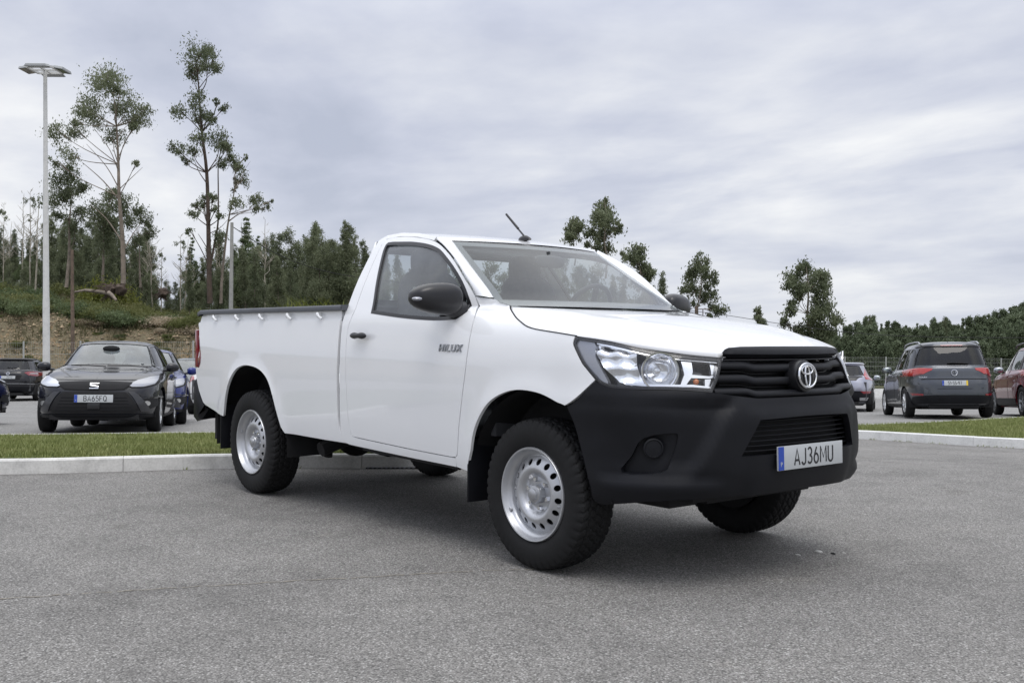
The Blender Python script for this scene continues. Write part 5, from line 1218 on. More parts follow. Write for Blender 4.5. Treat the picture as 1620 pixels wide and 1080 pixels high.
# ================================================================ the other cars
def paint(name,c,metal=.35,rough=.32): 
    return mat(name,c,rough,metal=metal,spec=.15,coat=.9,noise_sc=2,noise_amt=.03,coat_rough=.02)
HATCH=[(1.90,.19,-1.80,.24,.78,.19,4.6,3.8),(2.05,.27,-1.90,.30,.855,.26,4.6,4),(2.10,.42,-1.955,.48,.88,.42,4.6,4.2),(2.085,.58,-1.96,.66,.888,.60,4.5,4.2),(2.04,.69,-1.94,.82,.885,.76,4.3,4),(1.93,.765,-1.91,.93,.868,.865,3.5,3.7),
 (1.62,.86,-1.87,.985,.845,.920,3.6,3.7),(1.28,.925,-1.85,1.005,.825,.945,3.8,3.7),(1.00,.965,-1.83,1.02,.80,.965,4.1,3.9),(.86,1.02,-1.80,1.06,.775,1.01,3.2,3.4),(.58,1.19,-1.68,1.20,.69,1.18,3.3,3.6),(.28,1.345,-1.55,1.34,.605,1.33,3.4,3.8),(.12,1.400,-1.47,1.390,.54,1.390,3.2,3.6),(-.12,1.432,-1.25,1.42,.38,1.42,3,3),(-.4,1.442,-.85,1.44,.15,1.438,2.5,2.5),(-.58,1.444,-.64,1.444,.01,1.444,2,2)]
MPV=[(2.05,.20,-2.06,.25,.80,.20,4.6,3.8),(2.20,.28,-2.19,.32,.88,.28,4.6,4.4),(2.26,.46,-2.25,.50,.908,.46,4.6,4.8),(2.25,.64,-2.245,.70,.915,.66,4.5,4.8),(2.20,.76,-2.21,.88,.912,.84,3.7,4.5),(2.10,.84,-2.19,1.0,.898,.945,3.7,4.5),
 (1.78,.94,-2.17,1.06,.878,.995,3.7,4.5),(1.42,1.01,-2.155,1.085,.86,1.02,3,4.2),(1.18,1.06,-2.14,1.10,.845,1.045,3.2,4.4),(1.02,1.13,-2.12,1.15,.825,1.10,3.2,4.4),(.72,1.34,-2.05,1.34,.755,1.32,3.3,4.4),(.40,1.52,-1.97,1.52,.685,1.50,3.4,4.4),(.22,1.585,-1.92,1.590,.63,1.575,3.2,4.2),(-.10,1.625,-1.62,1.625,.46,1.618,3,3.6),(-.5,1.645,-1.2,1.645,.20,1.64,2.6,2.6),(-.75,1.648,-.85,1.648,.01,1.648,2,2)]
class Hull:
    def __init__(s,rings,sc=(1,1,1),warp=None):
        s.N=(len(rings)-1)*12; s.T=len(rings)-1; s.tab=[]
        cols=[[(i,r[k]) for i,r in enumerate(rings)] for k in range(8)]
        for i in range(s.N+1):
            t=s.T*i/s.N; v=[itp(t,c) for c in cols]; s.tab.append(v)
        s.sc=sc; s.warp=warp; s.grid=None
    def __call__(s,ph,t):
        f=min(max(t,0),s.T-1e-6)/s.T*s.N; i=int(f); f-=i; a=s.tab[i]; b=s.tab[i+1]; xf,zf,xr,zr,w,zs,nf,nr=[p+(q-p)*f for p,q in zip(a,b)]
        c,sn=math.cos(ph),math.sin(ph); xm=(xf+xr)/2
        if c>=0: x=xm+(xf-xm)*c**(2/nf); y=w*math.copysign(abs(sn)**(2/nf),sn); z=zs+(zf-zs)*c**1.2
        else: x=xm+(xr-xm)*(-c)**(2/nr); y=w*math.copysign(abs(sn)**(2/nr),sn); z=zs+(zr-zs)*(-c)**1.2
        p=(x*s.sc[0],y*s.sc[1],z*s.sc[2]); return s.warp(p) if s.warp else p
    def inv(s,view,a,b):
        "surface coordinates of the point seen at (a,b) from the front, rear, side or above"
        if s.grid is None:
            s.np_,s.nt_=150,s.N
            s.grid=[(PI*i/s.np_,s.T*j/s.nt_) for i in range(s.np_+1) for j in range(s.nt_+1)]; s.pts=np.array([s(*g) for g in s.grid]); s.ga=np.array(s.grid)
        ya=abs(a) if view!='side' else a
        ax={'front':(1,2),'rear':(1,2),'side':(0,2),'top':(0,1)}[view]
        d=(s.pts[:,ax[0]]-ya)**2+(s.pts[:,ax[1]]-b)**2
        if view=='front': d=d+np.where(s.ga[:,0]>1.65,9,0)
        if view=='rear': d=d+np.where(s.ga[:,0]<1.5,9,0)
        if view=='side': d=d+np.where((s.ga[:,0]<.12)|(s.ga[:,0]>3.02),9,0)
        k=int(d.argmin()); ph,t=s.grid[k]; h=1e-3
        for _ in range(6):
            p=s(ph,t); r=(p[ax[0]]-ya,p[ax[1]]-b); p1=s(ph+h,t); p2=s(ph,t+h); J=((p1[ax[0]]-p[ax[0]])/h,(p2[ax[0]]-p[ax[0]])/h,(p1[ax[1]]-p[ax[1]])/h,(p2[ax[1]]-p[ax[1]])/h); D=J[0]*J[3]-J[1]*J[2]
            if abs(D)<1e-6: break
            dp=-(J[3]*r[0]-J[1]*r[1])/D; dt=-(-J[2]*r[0]+J[0]*r[1])/D; dp=max(-.05,min(.05,dp)); dt=max(-.2,min(.2,dt)); ph=min(PI,max(0,ph+dp)); t=min(s.T,max(0,t+dt))
        if view in('front','rear') and a<0: ph=-ph if view=='front' else 2*PI-ph
        return ph,t
def alloy(m,R,n,style=0):
    b=MB(); b.lathe([(R,-.005),(R,-.012),(R-.012,-.012),(R-.018,.01),(R-.03,.05),(R-.03,.16)],'y',seg=40)
    for i in range(n):
        a=2*PI*i/n; ca,sa=math.cos(a),math.sin(a)
        for da in ((-.10,.10) if style==0 else (0,)):
            p0=(.03*ca,.022,.03*sa); p1=((R-.02)*math.cos(a+da),.0,(R-.02)*math.sin(a+da)); b.tube([p0,((p0[0]+p1[0])/2,.008,(p0[2]+p1[2])/2),p1],[.028,.019,.021],5)
    b.lathe([(.065,.03),(.06,.008),(.03,.0),(.001,.0)],'y',seg=20)
    o=b.build('rim',m,None,angle=40); me=o.data; bpy.data.objects.remove(o); return me
alloy_l=mat('light_alloy',(.62,.63,.64),.3,metal=.7); alloy_d=mat('dark_two_tone_alloy',(.26,.27,.28),.3,metal=.7)
RIM=[alloy(alloy_l,.205,5),alloy(alloy_d,.215,5,0),alloy(alloy_l,.205,10,1)]
b=MB(); b.lathe([(.205,-.045),(.225,-.09),(.27,-.10),(.305,-.092),(.318,-.07),(.322,-.02),(.322,.02),(.318,.07),(.305,.092),(.27,.10),(.225,.09),(.205,.045)],'y',seg=56); b.lathe([(.20,.06),(.06,.05),(.001,.05)],'y',seg=24)
ty=b.build('tyre',rubber,None,angle=50); CT=ty.data; bpy.data.objects.remove(ty)
b=MB(); b.lathe([(.17,-.02),(.17,.05),(.001,.05)],'y',seg=24); b.lathe([(.17,-.02),(.001,-.015)],'y',seg=24); hb=b.build('wheel',blk,None); CH=hb.data; bpy.data.objects.remove(hb)
def car(name,label,cat,hull,pm,pos,yaw,wb,track,wr=.322,rimk=0,spec=None,slope=.045):
    d0,s0,z0=pos; z0=lot(d0,s0)+.004; x0,y0=xy(d0,s0); root=empty(name,(x0,y0,z0),label,cat)
    e=.8; nrm=Vector((HR.x*e,HR.y*e,lot(d0,s0+e)-lot(d0,s0))).cross(Vector((HF.x*e,HF.y*e,-.0*e+(lot(d0+e,s0)-lot(d0,s0)))))
    nrm=nrm.normalized(); nrm=nrm if nrm.z>0 else -nrm
    f=Vector((math.cos(yaw),math.sin(yaw),0)); f=(f-nrm*f.dot(nrm)).normalized(); l=nrm.cross(f)
    root.rotation_euler=Matrix((f,l,nrm)).transposed().to_euler()
    sp=spec; H=hull; X,Yc,Z=H.sc
    I=lambda v,pl:[H.inv(v,a,b_) for a,b_ in pl]
    def sym(pl): return pl+[(-a,b_) for a,b_ in pl[::-1] if a>1e-6 or True and a!=0]
    holes=[]; sides=[]
    # wheel openings
    ar=wr*1.13
    for wx in (wb/2,-wb/2):
        pl=[(wx+ar*1.02,.12)]+[(wx+ar*math.cos(a),wr+ar*math.sin(a)) for a in [PI*k/20 for k in range(21)]]+[(wx-ar*1.02,.12)]
        q=[]
        for a,b_ in pl: 
            zz=max(b_,.205*Z if Z else .2); p=H.inv('side',a,zz); q.append((p[0],p[1] if b_>.205 else -.2))
        holes.append(q)
    glasses=[]
    for v,pl in sp['glass']:
        q=I(v,pl); holes.append(q); glasses.append((v,q))
    m_cr=sp.get('carve',[])
    def hull_panel(nm,holes_,m,mirror):
        return panel(nm,[(0,.0),(0,H.T),(PI,H.T),(PI,0)],H,m,root,holes=holes_,step=.05,su=1.0,sv=3.2,thick=.02,mirror=mirror)
    hl=[[(a,b_) for a,b_ in h] for h in holes]
    body=None
    for mir in (False,True): 
        o=hull_panel('body' if not mir else 'body',hl,pm,mir)
        if body is None: body=o
        else:
            bm=bmesh.new(); bm.from_mesh(body.data); bm.from_mesh(o.data); bm.to_mesh(body.data); bm.free(); me=o.data; bpy.data.objects.remove(o); bpy.data.meshes.remove(me)
    for (v,q),gm in zip(glasses,sp.get('gm',[sp['gmat']]*9)):
        cen=v in('front','rear')
        for mir in ((False,) if cen else (False,True)): panel('window' if v=='side' else {'front':'windscreen','rear':'rear_window'}[v],inset(q,.004) if False else q,H,gm,root,mirror=mir,off=-.006,step=.06,su=1,sv=3.2,rim=False)
        if v=='side' or True:
            for mir in ((False,) if cen else (False,True)): panel('window_seal',inset([(a,b_/3.2) for a,b_ in q],-.008) and [(a,b_*3.2) for a,b_ in inset([(a,b_/3.2) for a,b_ in q],-.008)],H,bgloss,root,holes=[[(a,b_*3.2) for a,b_ in inset([(a,b_/3.2) for a,b_ in q],.010)]],mirror=mir,off=.002,step=.05,su=1,sv=3.2,thick=.01)
    for f_ in sp['feat']:
        nm,v,pl,m,off=f_[:5]; both_=f_[5] if len(f_)>5 else False
        q=I(v,pl)
        for mir in ((False,True) if both_ or v=='side' else (False,)): panel(nm,q,H,m,root,mirror=mir,off=off,step=.03,su=1,sv=3.2,thick=.02+max(0,off))
    # seams of the doors, as recessed dark lines built from thin strips
    for pl in sp.get('seams',[]):
        q=I('side',cr(pl,4,False))
        for mir in(False,True):
            b=MB(); sg=-1 if mir else 1; pts=[(lambda p:(p[0],p[1]*sg,p[2]))(H(*p)) for p in q]; b.tube(pts,.0045,4); b.build('door_seam',blk,root)
    for (hx,hz) in sp.get('handles',[]):
        p=H(*H.inv('side',hx,hz))
        for sg in(-1,1):
            b=MB(); b.tube([(hx-.09,sg*(p[1]+.004),hz),(hx-.05,sg*(p[1]+.022),hz+.004),(hx+.05,sg*(p[1]+.022),hz+.006),(hx+.09,sg*(p[1]+.004),hz+.004)],.013,6); b.build('door_handle',pm,root)
    mx,mz,mw=sp['mirror']
    for sg in(-1,1):
        p=H(*H.inv('side',mx,mz-.06)); b=MB(); b.ball((mx+.02,sg*(p[1]+.03+mw*.5),mz),(.075,mw*.5,.075),18,12,fn=lambda q:Vector((q[0]*(1-.3*q[1]*sg),math.copysign(abs(q[1])**.75,q[1]),math.copysign(abs(q[2])**.7,q[2])*(1-.25*abs(q[1])*(q[1]*sg>0))))); o=b.build('door_mirror',sp.get('mirmat',pm),root)
        b=MB(); b.tube([(mx+.02,sg*(p[1]-.02),mz-.05),(mx+.02,sg*(p[1]+.07),mz-.035)],.022,6); b.build('mirror_arm',bgloss,o)
        b=MB(); b.ball((mx-.045,sg*(p[1]+.03+mw*.5),mz),(.012,mw*.40,.055),14,8); b.build('mirror_glass',mirror_m,o)
    # inside
    b=MB(); b.box((0,0,.42),(3.2*X,1.5*Yc,.36)); b.box((1.10*X,0,.62),(.5,1.3*Yc,.30)); b.box((-1.45*X,0,.62),(.7,1.4*Yc,.5)); b.build('cabin_floor',dash,root)
    for sx in (.05,-.75):
        for sy in((.36,-.36) if sx>0 else(.38,-.38)):
            b=MB(); b.box((sx,sy*Yc,.72*Z),(.5,.48,.2)); b.box((sx-.28,sy*Yc,.98*Z),(.14,.46,.52),Matrix.Rotation(-.2,3,'Y')); b.box((sx-.36,sy*Yc,1.20*Z),(.10,.25,.16),Matrix.Rotation(-.15,3,'Y')); b.build('seat',fabric,root,bevel=.04)
    b=MB(); b.box((0,0,.24),(3.3*X,1.2,.10)); b.box((-1.9*X,0,.26),(.4,1.0,.08)); b.box((1.75*X,0,.24),(.5,1.2,.07)); b.build('underbody',blk,root)
    for wx in(wb/2,-wb/2):
        for sg in(-1,1):
            b=MB(); b.lathe([(ar+.01,sg*(track/2-.22)),(ar+.015,sg*(track/2+.06))],'y',(wx,0,wr),24,a0=-.25,a1=PI+.25); v=[(wx,sg*(track/2-.22),wr)]+[(wx+(ar+.01)*math.cos(-.25+(PI+.5)*i/14),sg*(track/2-.22),wr+(ar+.01)*math.sin(-.25+(PI+.5)*i/14)) for i in range(15)]; b.add(v,[(0,i,i+1) for i in range(1,15)]); b.build('wheel_arch_liner',blk,root)
            wh=link('wheel',CH,root,(wx,sg*(track/2-.0),wr*1.0),(0,rg.uniform(0,6),0 if sg<0 else PI)); k=wr/.322; wh.scale=(k,1.0,k)
            link('tyre',CT,wh); r=link('rim',RIM[rimk],wh,(0,-.075,0))
    for fn in sp.get('extra',[]): fn(root,H)
    return root
def wpl(H,view,y,z):
    return Vector(H(*H.inv(view,y,z)))
def ellipse_(cy,cz,ry,rz,n=20): return [(cy+ry*math.cos(2*PI*i/n),cz+rz*math.sin(2*PI*i/n)) for i in range(n)]
# ---- black hatchback facing us, second car behind the lawn on the left
Hh=Hull(HATCH)
blackp=paint('black_car_paint',(.007,.0075,.011),.0,.35); bluep=paint('blue_car_paint',(.006,.018,.15),.3,.28)
headl=mat('hatch_headlamp',(.52,.55,.60),.15,metal=.25,coat=1); headd=mat('hatch_headlamp_dark',(.30,.31,.34),.2,metal=.4,coat=1)
HG=[('front',[(0,1.025),(.45,1.015),(.685,1.00),(.60,1.18),(.50,1.345),(.25,1.365),(0,1.37),(-.25,1.365),(-.50,1.345),(-.60,1.18),(-.685,1.0),(-.45,1.015)]),
    ('rear',[(.62,1.06),(.50,1.32),(0,1.34),(-.50,1.32),(-.62,1.06),(0,1.04)]),
    ('side',[(.60,1.015),(.30,1.20),(.06,1.325),(-.25,1.345),(-.25,1.0)]),('side',[(-.31,1.0),(-.31,1.345),(-.80,1.335),(-1.12,1.25),(-1.22,1.06),(-1.0,1.0)])]
fog=mat('fog_lamp',(.55,.55,.54),.2,metal=.5,coat=1)
HF_=[('upper_grille','front',[(.53,.735),(0,.757),(-.53,.735),(-.40,.625),(-.0,.612),(.40,.625)],blk,.006),
 ('upper_grille_mesh','front',[(.50,.722),(0,.742),(-.50,.722),(-.39,.638),(0,.625),(.39,.638)],blk,.012),
 ('lower_grille','front',[(.42,.60),(-.42,.60),(-.60,.34),(-.52,.30),(.52,.30),(.60,.34)],blk,.006),
 ('headlamp','front',[(-.44,.70),(-.56,.775),(-.70,.825),(-.80,.845),(-.805,.78),(-.78,.72),(-.64,.675),(-.50,.672)],headl,.007),
 ('headlamp','front',[(.44,.70),(.56,.775),(.70,.825),(.80,.845),(.805,.78),(.78,.72),(.64,.675),(.50,.672)],headd,.007),
 ('fog_recess','front',[(.62,.50),(.82,.51),(.83,.40),(.66,.33),(.60,.36)],blk,.004,True),
 ('fog_lamp','front',ellipse_(.70,.435,.038,.036),fog,.010,True),
 ('bumper_blade','front',[(.45,.60),(.53,.60),(.74,.32),(.62,.32)],mat('grey_blade',(.022,.023,.028),.4,coat=.6),.018,True),
 ('headlamp_rim','front',[(.42,.695),(.50,.66),(.66,.662),(.80,.70),(.83,.75),(.825,.86),(.805,.78),(.78,.72),(.64,.675),(.50,.672)],blk,.009,True),
 ('bumper_blade','front',[(.60,.555),(.86,.535),(.86,.52),(.62,.535)],blackp,.016,True),
 ('bumper_lip','front',[(.80,.28),(-.80,.28),(-.78,.235),(.78,.235)],bplast,.012),
 ('side_sill','side',[(.88,.27),(-.86,.27),(-.86,.225),(.88,.225)],bplast,.008)]
def seat_x(root,H):
    p=wpl(H,'front',0,.50)
    plate(root,Vector((2.112,0,.505)),(0,1,0),(-.05,0,1),'BA65FQ')
    # emblem: a bold chrome letter shape on the grille
    M=frame_of(Vector((2.075,0,.685)),(0,1,0),(-.28,0,1)); 
    b=MB()
    b.tube([(x,y,.006) for x,y in ((.064,.036),(-.056,.036),(-.056,.010),(.056,-.010),(.056,-.036),(-.064,-.036))],.0095,6)
    e=b.build('emblem',chrome,root,smooth=False); e.data.transform(M)
    # hexagon pattern bars in the grille, sensor box and bars in the lower opening
    for k in range(5):
        z=.34+.045*k; b=MB(); hw=.52-(z-.34)*.45; pts=[tuple(wpl(H,'front',y,z)+Vector((.008,0,0))) for y in [hw*(-1+2*i/10) for i in range(11)]]; b.tube(pts,.005,5); b.build('lower_grille_bar',bplast,root)
    b=MB(); b.box((2.105,0,.40),(.03,.17,.09)); b.build('sensor_cover',bgloss,root,bevel=.01)
    b=MB(); pts=[tuple(wpl(H,'top',x,y)+Vector((0,0,.002))) for x,y in ((1.86,.45),(1.6,.50),(1.3,.56),(1.05,.60))]; b.tube(pts,.004,4); b.build('bonnet_crease',blackp,root)
    b=MB(); b.tube([tuple(wpl(H,'top',x,-y)+Vector((0,0,.002))) for x,y in ((1.86,.45),(1.6,.50),(1.3,.56),(1.05,.60))],.004,4); b.build('bonnet_crease',blackp,root)
    b=MB(); b.tube([tuple(wpl(H,'front',y,.775+.0*abs(y))+Vector((.002,0,0))) for y in [-.78+1.56*i/16 for i in range(17)]],.005,4); b.build('bonnet_seam',blk,root)
    b=MB(); b.ball((.45,0,1.28),(.05,.13,.05),12,8); b.build('rear_view_mirror',blk,root)
    b=MB(); b.box((.66,.42,1.02),(.12,.20,.006),Matrix.Rotation(-.4,3,'Y')); b.build('paper_slip',plate_w,root)
    b=MB(); b.tube([(.40,.33+.17*math.cos(a),.98+.17*math.sin(a)) for a in [2*PI*i/20 for i in range(21)]],.014,5,cap=False); b.build('steering_wheel',blk,root)
    for y0,y1 in((.60,.02),(0,-.5)):
        b=MB(); b.tube([(1.0-.08*abs(y0),y0,.985),(.97,(y0+y1)/2,1.0),(.99-.05*abs(y1),y1,1.0)],.008,5); b.build('wiper',blk,root)
SEAMS=[[(.92,.28),(.90,.55),(.80,.80),(.62,.985)],[(-.28,.28),(-.29,.60),(-.28,.98)],[(.62,.985),(.28,1.225),(.06,1.345),(-.28,1.365),(-.82,1.352)],[(-1.02,.98),(-1.00,.80),(-.88,.55),(-.86,.28)]]
HS=dict(glass=HG,feat=HF_,gmat=gl_mid,gm=[gl_mid,gl_mid,gl_dark,gl_dark],seams=SEAMS,handles=[(-.12,.80),(-.92,.84)],mirror=(.62,.985,.20),extra=[seat_x])
car('parked_car','black hatchback facing the lawn with blue banded front plate, left of the pickup tail','car',Hh,blackp,(16.67,-6.46,-.41),R_(-26.2),2.56,1.50,spec=HS)
# ---- blue hatchback mostly hidden behind it
def blue_x(root,H):
    plate(root,Vector((2.112,0,.505)),(0,1,0),(-.05,0,1),'AB12CD') if False else None
HB=dict(HS); HB['extra']=[]; HB['feat']=[f for f in HF_]+[('number_plate','front',[(.26,.555),(-.26,.555),(-.26,.45),(.26,.45)],plate_w,.014)]
# ---- grey people carrier, seen from behind
greyp=paint('dark_grey_car_paint',(.075,.082,.095),.65,.30)
Hm=Hull(MPV,(1,1,1.02))
MG=[('front',[(0,1.12),(.70,1.09),(.60,1.40),(.52,1.52),(0,1.55),(-.52,1.52),(-.60,1.40),(-.70,1.09)]),
 ('rear',[(.735,1.145),(.70,1.30),(.615,1.50),(.55,1.525),(0,1.535),(-.55,1.525),(-.615,1.50),(-.70,1.30),(-.735,1.145),(0,1.135)]),
 ('side',[(.80,1.09),(.52,1.30),(.20,1.50),(-.20,1.525),(-.22,1.075)]),('side',[(-.28,1.075),(-.27,1.525),(-1.05,1.52),(-1.12,1.075)]),('side',[(-1.18,1.075),(-1.12,1.515),(-1.62,1.49),(-1.80,1.35),(-1.86,1.12)])]
rl=[(.875,1.055),(.78,1.07),(.42,1.07),(.44,1.03),(.60,.95),(.76,.905),(.885,.905)]
MF=[('tail_lamp','rear',rl,red2,.008,True),
 ('tail_lamp_edge','rear',[(.62,.948),(.76,.912),(.90,.912),(.90,.935),(.77,.935),(.63,.968)],red,.013,True),
 ('tailgate_recess','rear',[(.66,.83),(-.66,.83),(-.60,.76),(-.44,.66),(.44,.66),(.60,.76)],greyp,-.002),
 ('tailgate_shadow_line','rear',[(.66,.845),(-.66,.845),(-.66,.828),(.66,.828)],blk,.006),
 ('bumper_crease','rear',[(.86,.60),(.50,.565),(-.50,.565),(-.86,.60),(-.86,.578),(-.50,.540),(.50,.540),(.86,.578)],greyp,.016),
 ('bumper_lower','rear',[(.80,.46),(.40,.50),(-.40,.50),(-.80,.46),(-.80,.30),(.80,.30)],bplast,.006),
 ('reflector','rear',[(.83,.545),(.62,.525),(.62,.49),(.80,.49)],red,.010,True),
 ('spoiler_shade','rear',[(.60,1.56),(-.60,1.56),(-.66,1.53),(.66,1.53)],bgloss,.02),
 ('high_brake_light','rear',[(.22,1.565),(-.22,1.565),(-.22,1.545),(.22,1.545)],red,.030),
 ('headlamp','front',[(.50,.80),(.84,.87),(.86,.76),(.52,.70)],headd,.007,True),
 ('lower_grille','front',[(.6,.5),(-.6,.5),(-.6,.35),(.6,.35)],blk,.006),
 ('side_sill','side',[(.95,.30),(-.92,.30),(-.92,.245),(.95,.245)],bplast,.008)]
def tour_x(root,H):
    p=wpl(H,'rear',0,.755); plate(root,Vector((p.x-.012,0,.755)),(0,-1,0),(.12,0,1),'51-SS-97',yellow=True,sc=.95)
    p=wpl(H,'rear',0,.945); M=frame_of(Vector((p.x-.012,0,.975)),(0,-1,0),(.10,0,1))
    b=MB(); b.tube([(.062*math.cos(2*PI*i/28),.062*math.sin(2*PI*i/28),.004) for i in range(29)],.006,6,cap=False)
    for pl in ([(-.040,.042),(-.018,-.004),(0,.034),(.018,-.004),(.040,.042)],[(-.056,.010),(-.028,-.050),(0,.004),(.028,-.050),(.056,.010)]): b.tube([(x,y,.006) for x,y in pl],.005,5)
    e=b.build('emblem',chrome,root); e.data.transform(M)
    b=MB(); b.lathe([(.001,.001),(.064,.0)],'z',seg=24); q=b.build('emblem_disc',greyp,e); q.data.transform(M)
    M=frame_of(Vector((wpl(H,'rear',.56,.875).x-.004,.60,.880)),(0,-1,0),(.05,0,1)); text_mesh('model_lettering','TOURAN',.045,chrome,root,M,.002,1.2)
    for sg in(-1,1):
        b=MB(); b.tube([tuple(Vector((x,sg*.60,z))) for x,z in ((.10,1.60),(.0,1.655),(-.4,1.675),(-1.2,1.675),(-1.62,1.655),(-1.78,1.60))],.017,8); b.build('roof_rail',alu,root)
    b=MB(); b.tube([(-2.14,-.30,1.17),(-2.15,.02,1.185),(-2.135,.12,1.18)],.014,6); b.build('rear_wiper',blk,root)
    b=MB(); b.tube([(-1.60,0,1.63),(-1.68,0,1.72)],.006,5); b.build('antenna',blk,root)
    b=MB(); b.tube([tuple(Vector(H(*H.inv('rear',y,z)))+Vector((-.003,0,0))) for y,z in [(-.80,1.06),(-.79,.90),(-.70,.74),(-.56,.64),(-.3,.635),(.3,.635),(.56,.64),(.70,.74),(.79,.90),(.80,1.06)]],.005,4); b.build('tailgate_seam',blk,root)
MS=dict(glass=MG,feat=MF,gmat=gl_dark,gm=[gl_mid,gl_vdark,gl_mid,gl_dark,gl_dark],seams=[[(.98,.32),(.95,.60),(.88,.90),(.82,1.06)],[(-.25,.32),(-.26,.7),(-.25,1.06)],[(-1.15,1.06),(-1.13,.85),(-.98,.60),(-.95,.32)]],handles=[(-.12,.92),(-.98,.94)],mirror=(.78,1.10,.22),extra=[tour_x],mirmat=greyp)
car('parked_car','dark grey people carrier with silver roof rails seen from behind','car',Hm,greyp,(24.0,9.88,-.69),R_(128.8),2.79,1.60,.33,rimk=2,spec=MS)
# ---- dark crossover seen from behind at far left
def crossw(p):
    x,y,z=p; return (x,y,z)
Hq=Hull(HATCH,(1.08,1.03,1.10)); qp=paint('black_crossover_paint',(.008,.008,.011),.0,.35)
QG=[(v,[(a*(1.08 if v=='side' else 1.03),b_*1.10) for a,b_ in pl]) for v,pl in HG]
def q_scale(F_): return [(f[0],f[1],[(a*(1.08 if f[1]=='side' else 1.03),b_*1.10) for a,b_ in f[2]])+tuple(f[3:]) for f in F_]
QF=q_scale([('tail_lamp','rear',[(.87,1.0),(.72,.985),(.50,.94),(.62,.86),(.80,.82),(.88,.86)],red,.008,True),('tail_lamp_clear','rear',[(.80,.93),(.66,.92),(.64,.90),(.80,.895)],fog,.014,True),
 ('tailgate_recess','rear',[(.45,.86),(-.45,.86),(-.38,.70),(.38,.70)],blk,.004),('plate','rear',[(.26,.83),(-.26,.83),(-.26,.74),(.26,.74)],plate_w,.012),('bumper_lower','rear',[(.78,.46),(-.78,.46),(-.78,.28),(.78,.28)],bplast,.008),('bumper_line','rear',[(.85,.55),(-.85,.55),(-.85,.535),(.85,.535)],alu,.006),('spoiler','rear',[(.56,1.385),(-.56,1.385),(-.58,1.345),(.58,1.345)],bgloss,.05),('side_sill','side',[(.88,.27),(-.86,.27),(-.86,.225),(.88,.225)],bplast,.008)])
QF=[f for f in QF if f[0]!='plate']
def q_x(root,H):
    p=wpl(H,'rear',0,.865); plate(root,Vector((p.x-.016,0,.865)),(0,-1,0),(.1,0,1),'   27VZ')
    b=MB(); pr=wpl(H,'rear',0,1.0); M=frame_of(Vector((pr.x-.012,0,1.0)),(0,-1,0),(.1,0,1)); b.tube([(.055*math.cos(2*PI*i/24),.055*math.sin(2*PI*i/24),.003) for i in range(25)],.009,6,cap=False); b.box((0,0,.006),(.13,.022,.010)); e=b.build('emblem',chrome,root); e.data.transform(M)
    b=MB(); b.tube([(p.x,-.28,1.19),(p.x-.02,.02,1.21)],.016,6); b.build('rear_wiper',blk,root)
QS=dict(glass=QG,feat=QF,gmat=gl_dark,gm=[gl_mid,gl_dark,gl_dark,gl_dark],seams=[],handles=[],mirror=(.68,1.10,.2),extra=[q_x])
car('parked_car','black crossover seen from behind, between the left picture edge and the lamp mast','car',Hq,qp,(39.2,-18.6,-1.22),R_(150),2.65,1.60,.34,rimk=1,spec=QS)
# ---- silver crossover estate seen from behind beside the pickup nose
silv=paint('silver_lilac_paint',(.36,.37,.43),.6,.3); Hv=Hull(HATCH,(1.06,1.02,1.01))
VG=[(v,[(a*(1.06 if v=='side' else 1.02),b_*1.01) for a,b_ in pl]) for v,pl in HG]
VF=[(f[0],f[1],[(a*1.04,b_*1.01) for a,b_ in f[2]])+tuple(f[3:]) for f in [('tail_lamp','rear',[(.62,1.24),(.68,1.10),(.84,.98),(.84,.90),(.66,.94),(.60,1.08)],red2,.008,True),('tailgate_black','rear',[(.58,1.03),(-.58,1.03),(-.42,.90),(.42,.90)],bgloss,.005),('bumper_lower','rear',[(.86,.56),(-.86,.56),(-.84,.26),(.84,.26)],bplast,.008),('reflector','rear',[(.80,.60),(.52,.60),(.60,.53),(.80,.54)],red,.012,True),('exhaust','rear',[(.72,.42),(.50,.42),(.50,.34),(.68,.34)],alu,.016,True),('spoiler','rear',[(.56,1.385),(-.56,1.385),(-.58,1.345),(.58,1.345)],silv,.05),('side_sill','side',[(.88,.30),(-.86,.30),(-.86,.225),(.88,.225)],bplast,.008)]]
car('parked_car','silver lilac hatchback with tall red tail lamps just right of the pickup','car',Hv,silv,(31.5,10.2,-1.21),R_(119.6),2.65,1.56,.33,rimk=2,spec=dict(glass=VG,feat=VF,gmat=gl_dark,gm=[gl_mid,gl_dark,gl_dark,gl_dark],seams=[],handles=[],mirror=(.66,1.0,.2),extra=[]))
# ---- dark red SUV at the right edge
redp=paint('dark_red_paint',(.17,.008,.018),.2,.28); Hr=Hull(MPV,(1.0,1.01,1.0))
def red_x(root,H):
    for sg in(-1,1):
        b=MB(); b.tube([tuple(Vector((x,sg*.62,z))) for x,z in ((.15,1.60),(.0,1.665),(-.4,1.69),(-1.2,1.69),(-1.62,1.665),(-1.78,1.60))],.02,8); b.build('roof_rail',bgloss,root)
RF=[f for f in MF if f[0] not in('tailgate_shadow_line',)]+[('side_cladding','side',[(.92,.42),(-.90,.42),(-.90,.26),(.92,.26)],bplast,.010)]
car('parked_car','dark red sport utility car with black roof rails cut by the right picture edge','car',Hr,redp,(24.2,12.65,-.75),R_(127),2.70,1.60,.345,rimk=1,spec=dict(glass=MG,feat=RF,gmat=gl_dark,gm=[gl_mid,gl_dark,gl_mid,gl_mid,gl_dark],seams=MS['seams'],handles=MS['handles'],mirror=(.78,1.10,.22),extra=[red_x],mirmat=silv))
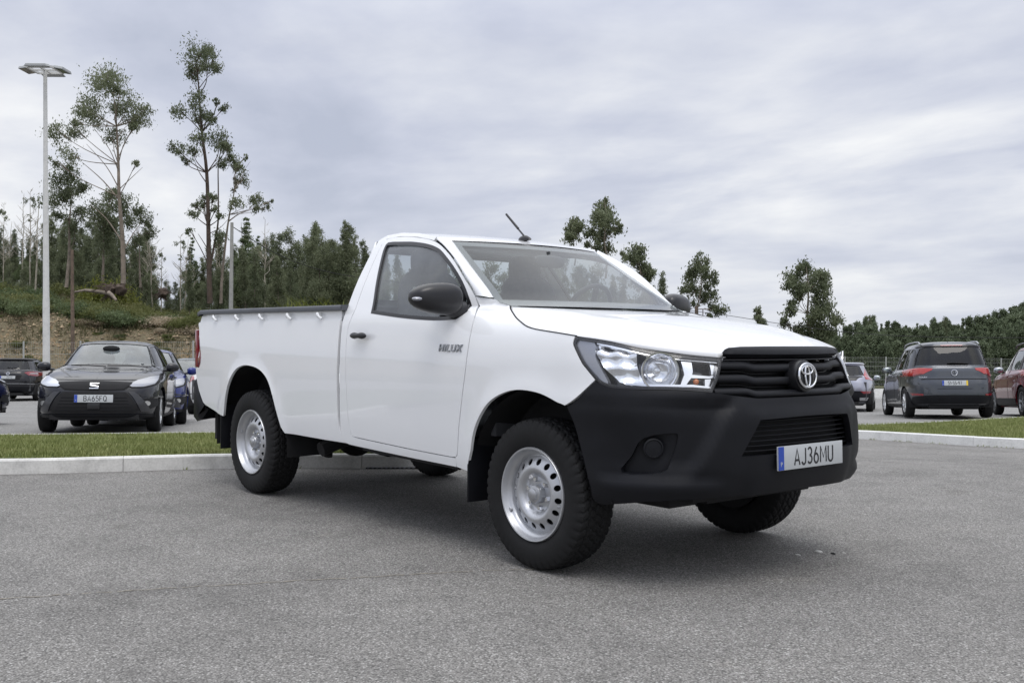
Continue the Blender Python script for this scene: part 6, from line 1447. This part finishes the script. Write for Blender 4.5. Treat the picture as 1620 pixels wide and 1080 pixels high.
# ---- dark blue car cut by the left picture edge
Hl=Hull(HATCH,(1.05,1.02,1.05)); navy=paint('navy_car_paint',(.014,.018,.045),.5,.28)
LG_=[(v,[(a*(1.05 if v=='side' else 1.02),b_*1.05) for a,b_ in pl]) for v,pl in HG]; LF=[(f[0],f[1],[(a*(1.05 if f[1]=='side' else 1.02),b_*1.05) for a,b_ in f[2]])+tuple(f[3:]) for f in HF_]
car('parked_car','dark navy car showing only a wheel and wing at the left edge','car',Hl,navy,(16.75,-10.25,-.46),R_(127),2.62,1.56,.335,rimk=1,spec=dict(glass=LG_,feat=LF,gmat=gl_dark,seams=[],handles=[],mirror=(.66,1.03,.2),extra=[]))
# ---- blue hatchback next to the black one
car('parked_car','bright blue hatchback almost hidden behind the black hatchback','car',Hull(HATCH,(1,1,1.0)),bluep,(19.9,-7.2,-.50),R_(-22),2.56,1.50,spec=HB)
# ---- grey estate and white hatchback behind the pickup tail
gg=paint('mid_grey_paint',(.10,.12,.12),.5,.3); ww=paint('white_car_paint',(.72,.72,.72),0,.35)
Hg=Hull(HATCH,(1.08,1.03,1.08)); GG=[(v,[(a*(1.08 if v=='side' else 1.03),b_*1.08) for a,b_ in pl]) for v,pl in HG]; GF=[(f[0],f[1],[(a*(1.08 if f[1]=='side' else 1.03),b_*1.08) for a,b_ in f[2]])+tuple(f[3:]) for f in HF_]
car('parked_car','grey car between the blue hatchback and the pickup tail','car',Hg,gg,(33.0,-10.3,-1.05),R_(-30),2.6,1.56,.33,spec=dict(glass=GG,feat=GF,gmat=gl_mid,seams=[],handles=[],mirror=(.68,1.07,.2),extra=[]))
WF=[('tail_lamp','rear',[(.87,.98),(.70,.97),(.66,.86),(.80,.80),(.88,.84)],red2,.010,True),('bumper_line','rear',[(.86,.50),(-.86,.50),(-.86,.485),(.86,.485)],blk,.006)]
car('parked_car','white hatchback with red tail lamp peeping out behind the pickup rear bumper','car',Hull(HATCH),ww,(27.5,-7.6,-.88),R_(150),2.56,1.50,spec=dict(glass=HG,feat=WF,gmat=gl_dark,seams=[],handles=[],mirror=(.62,.985,.2),extra=[]))
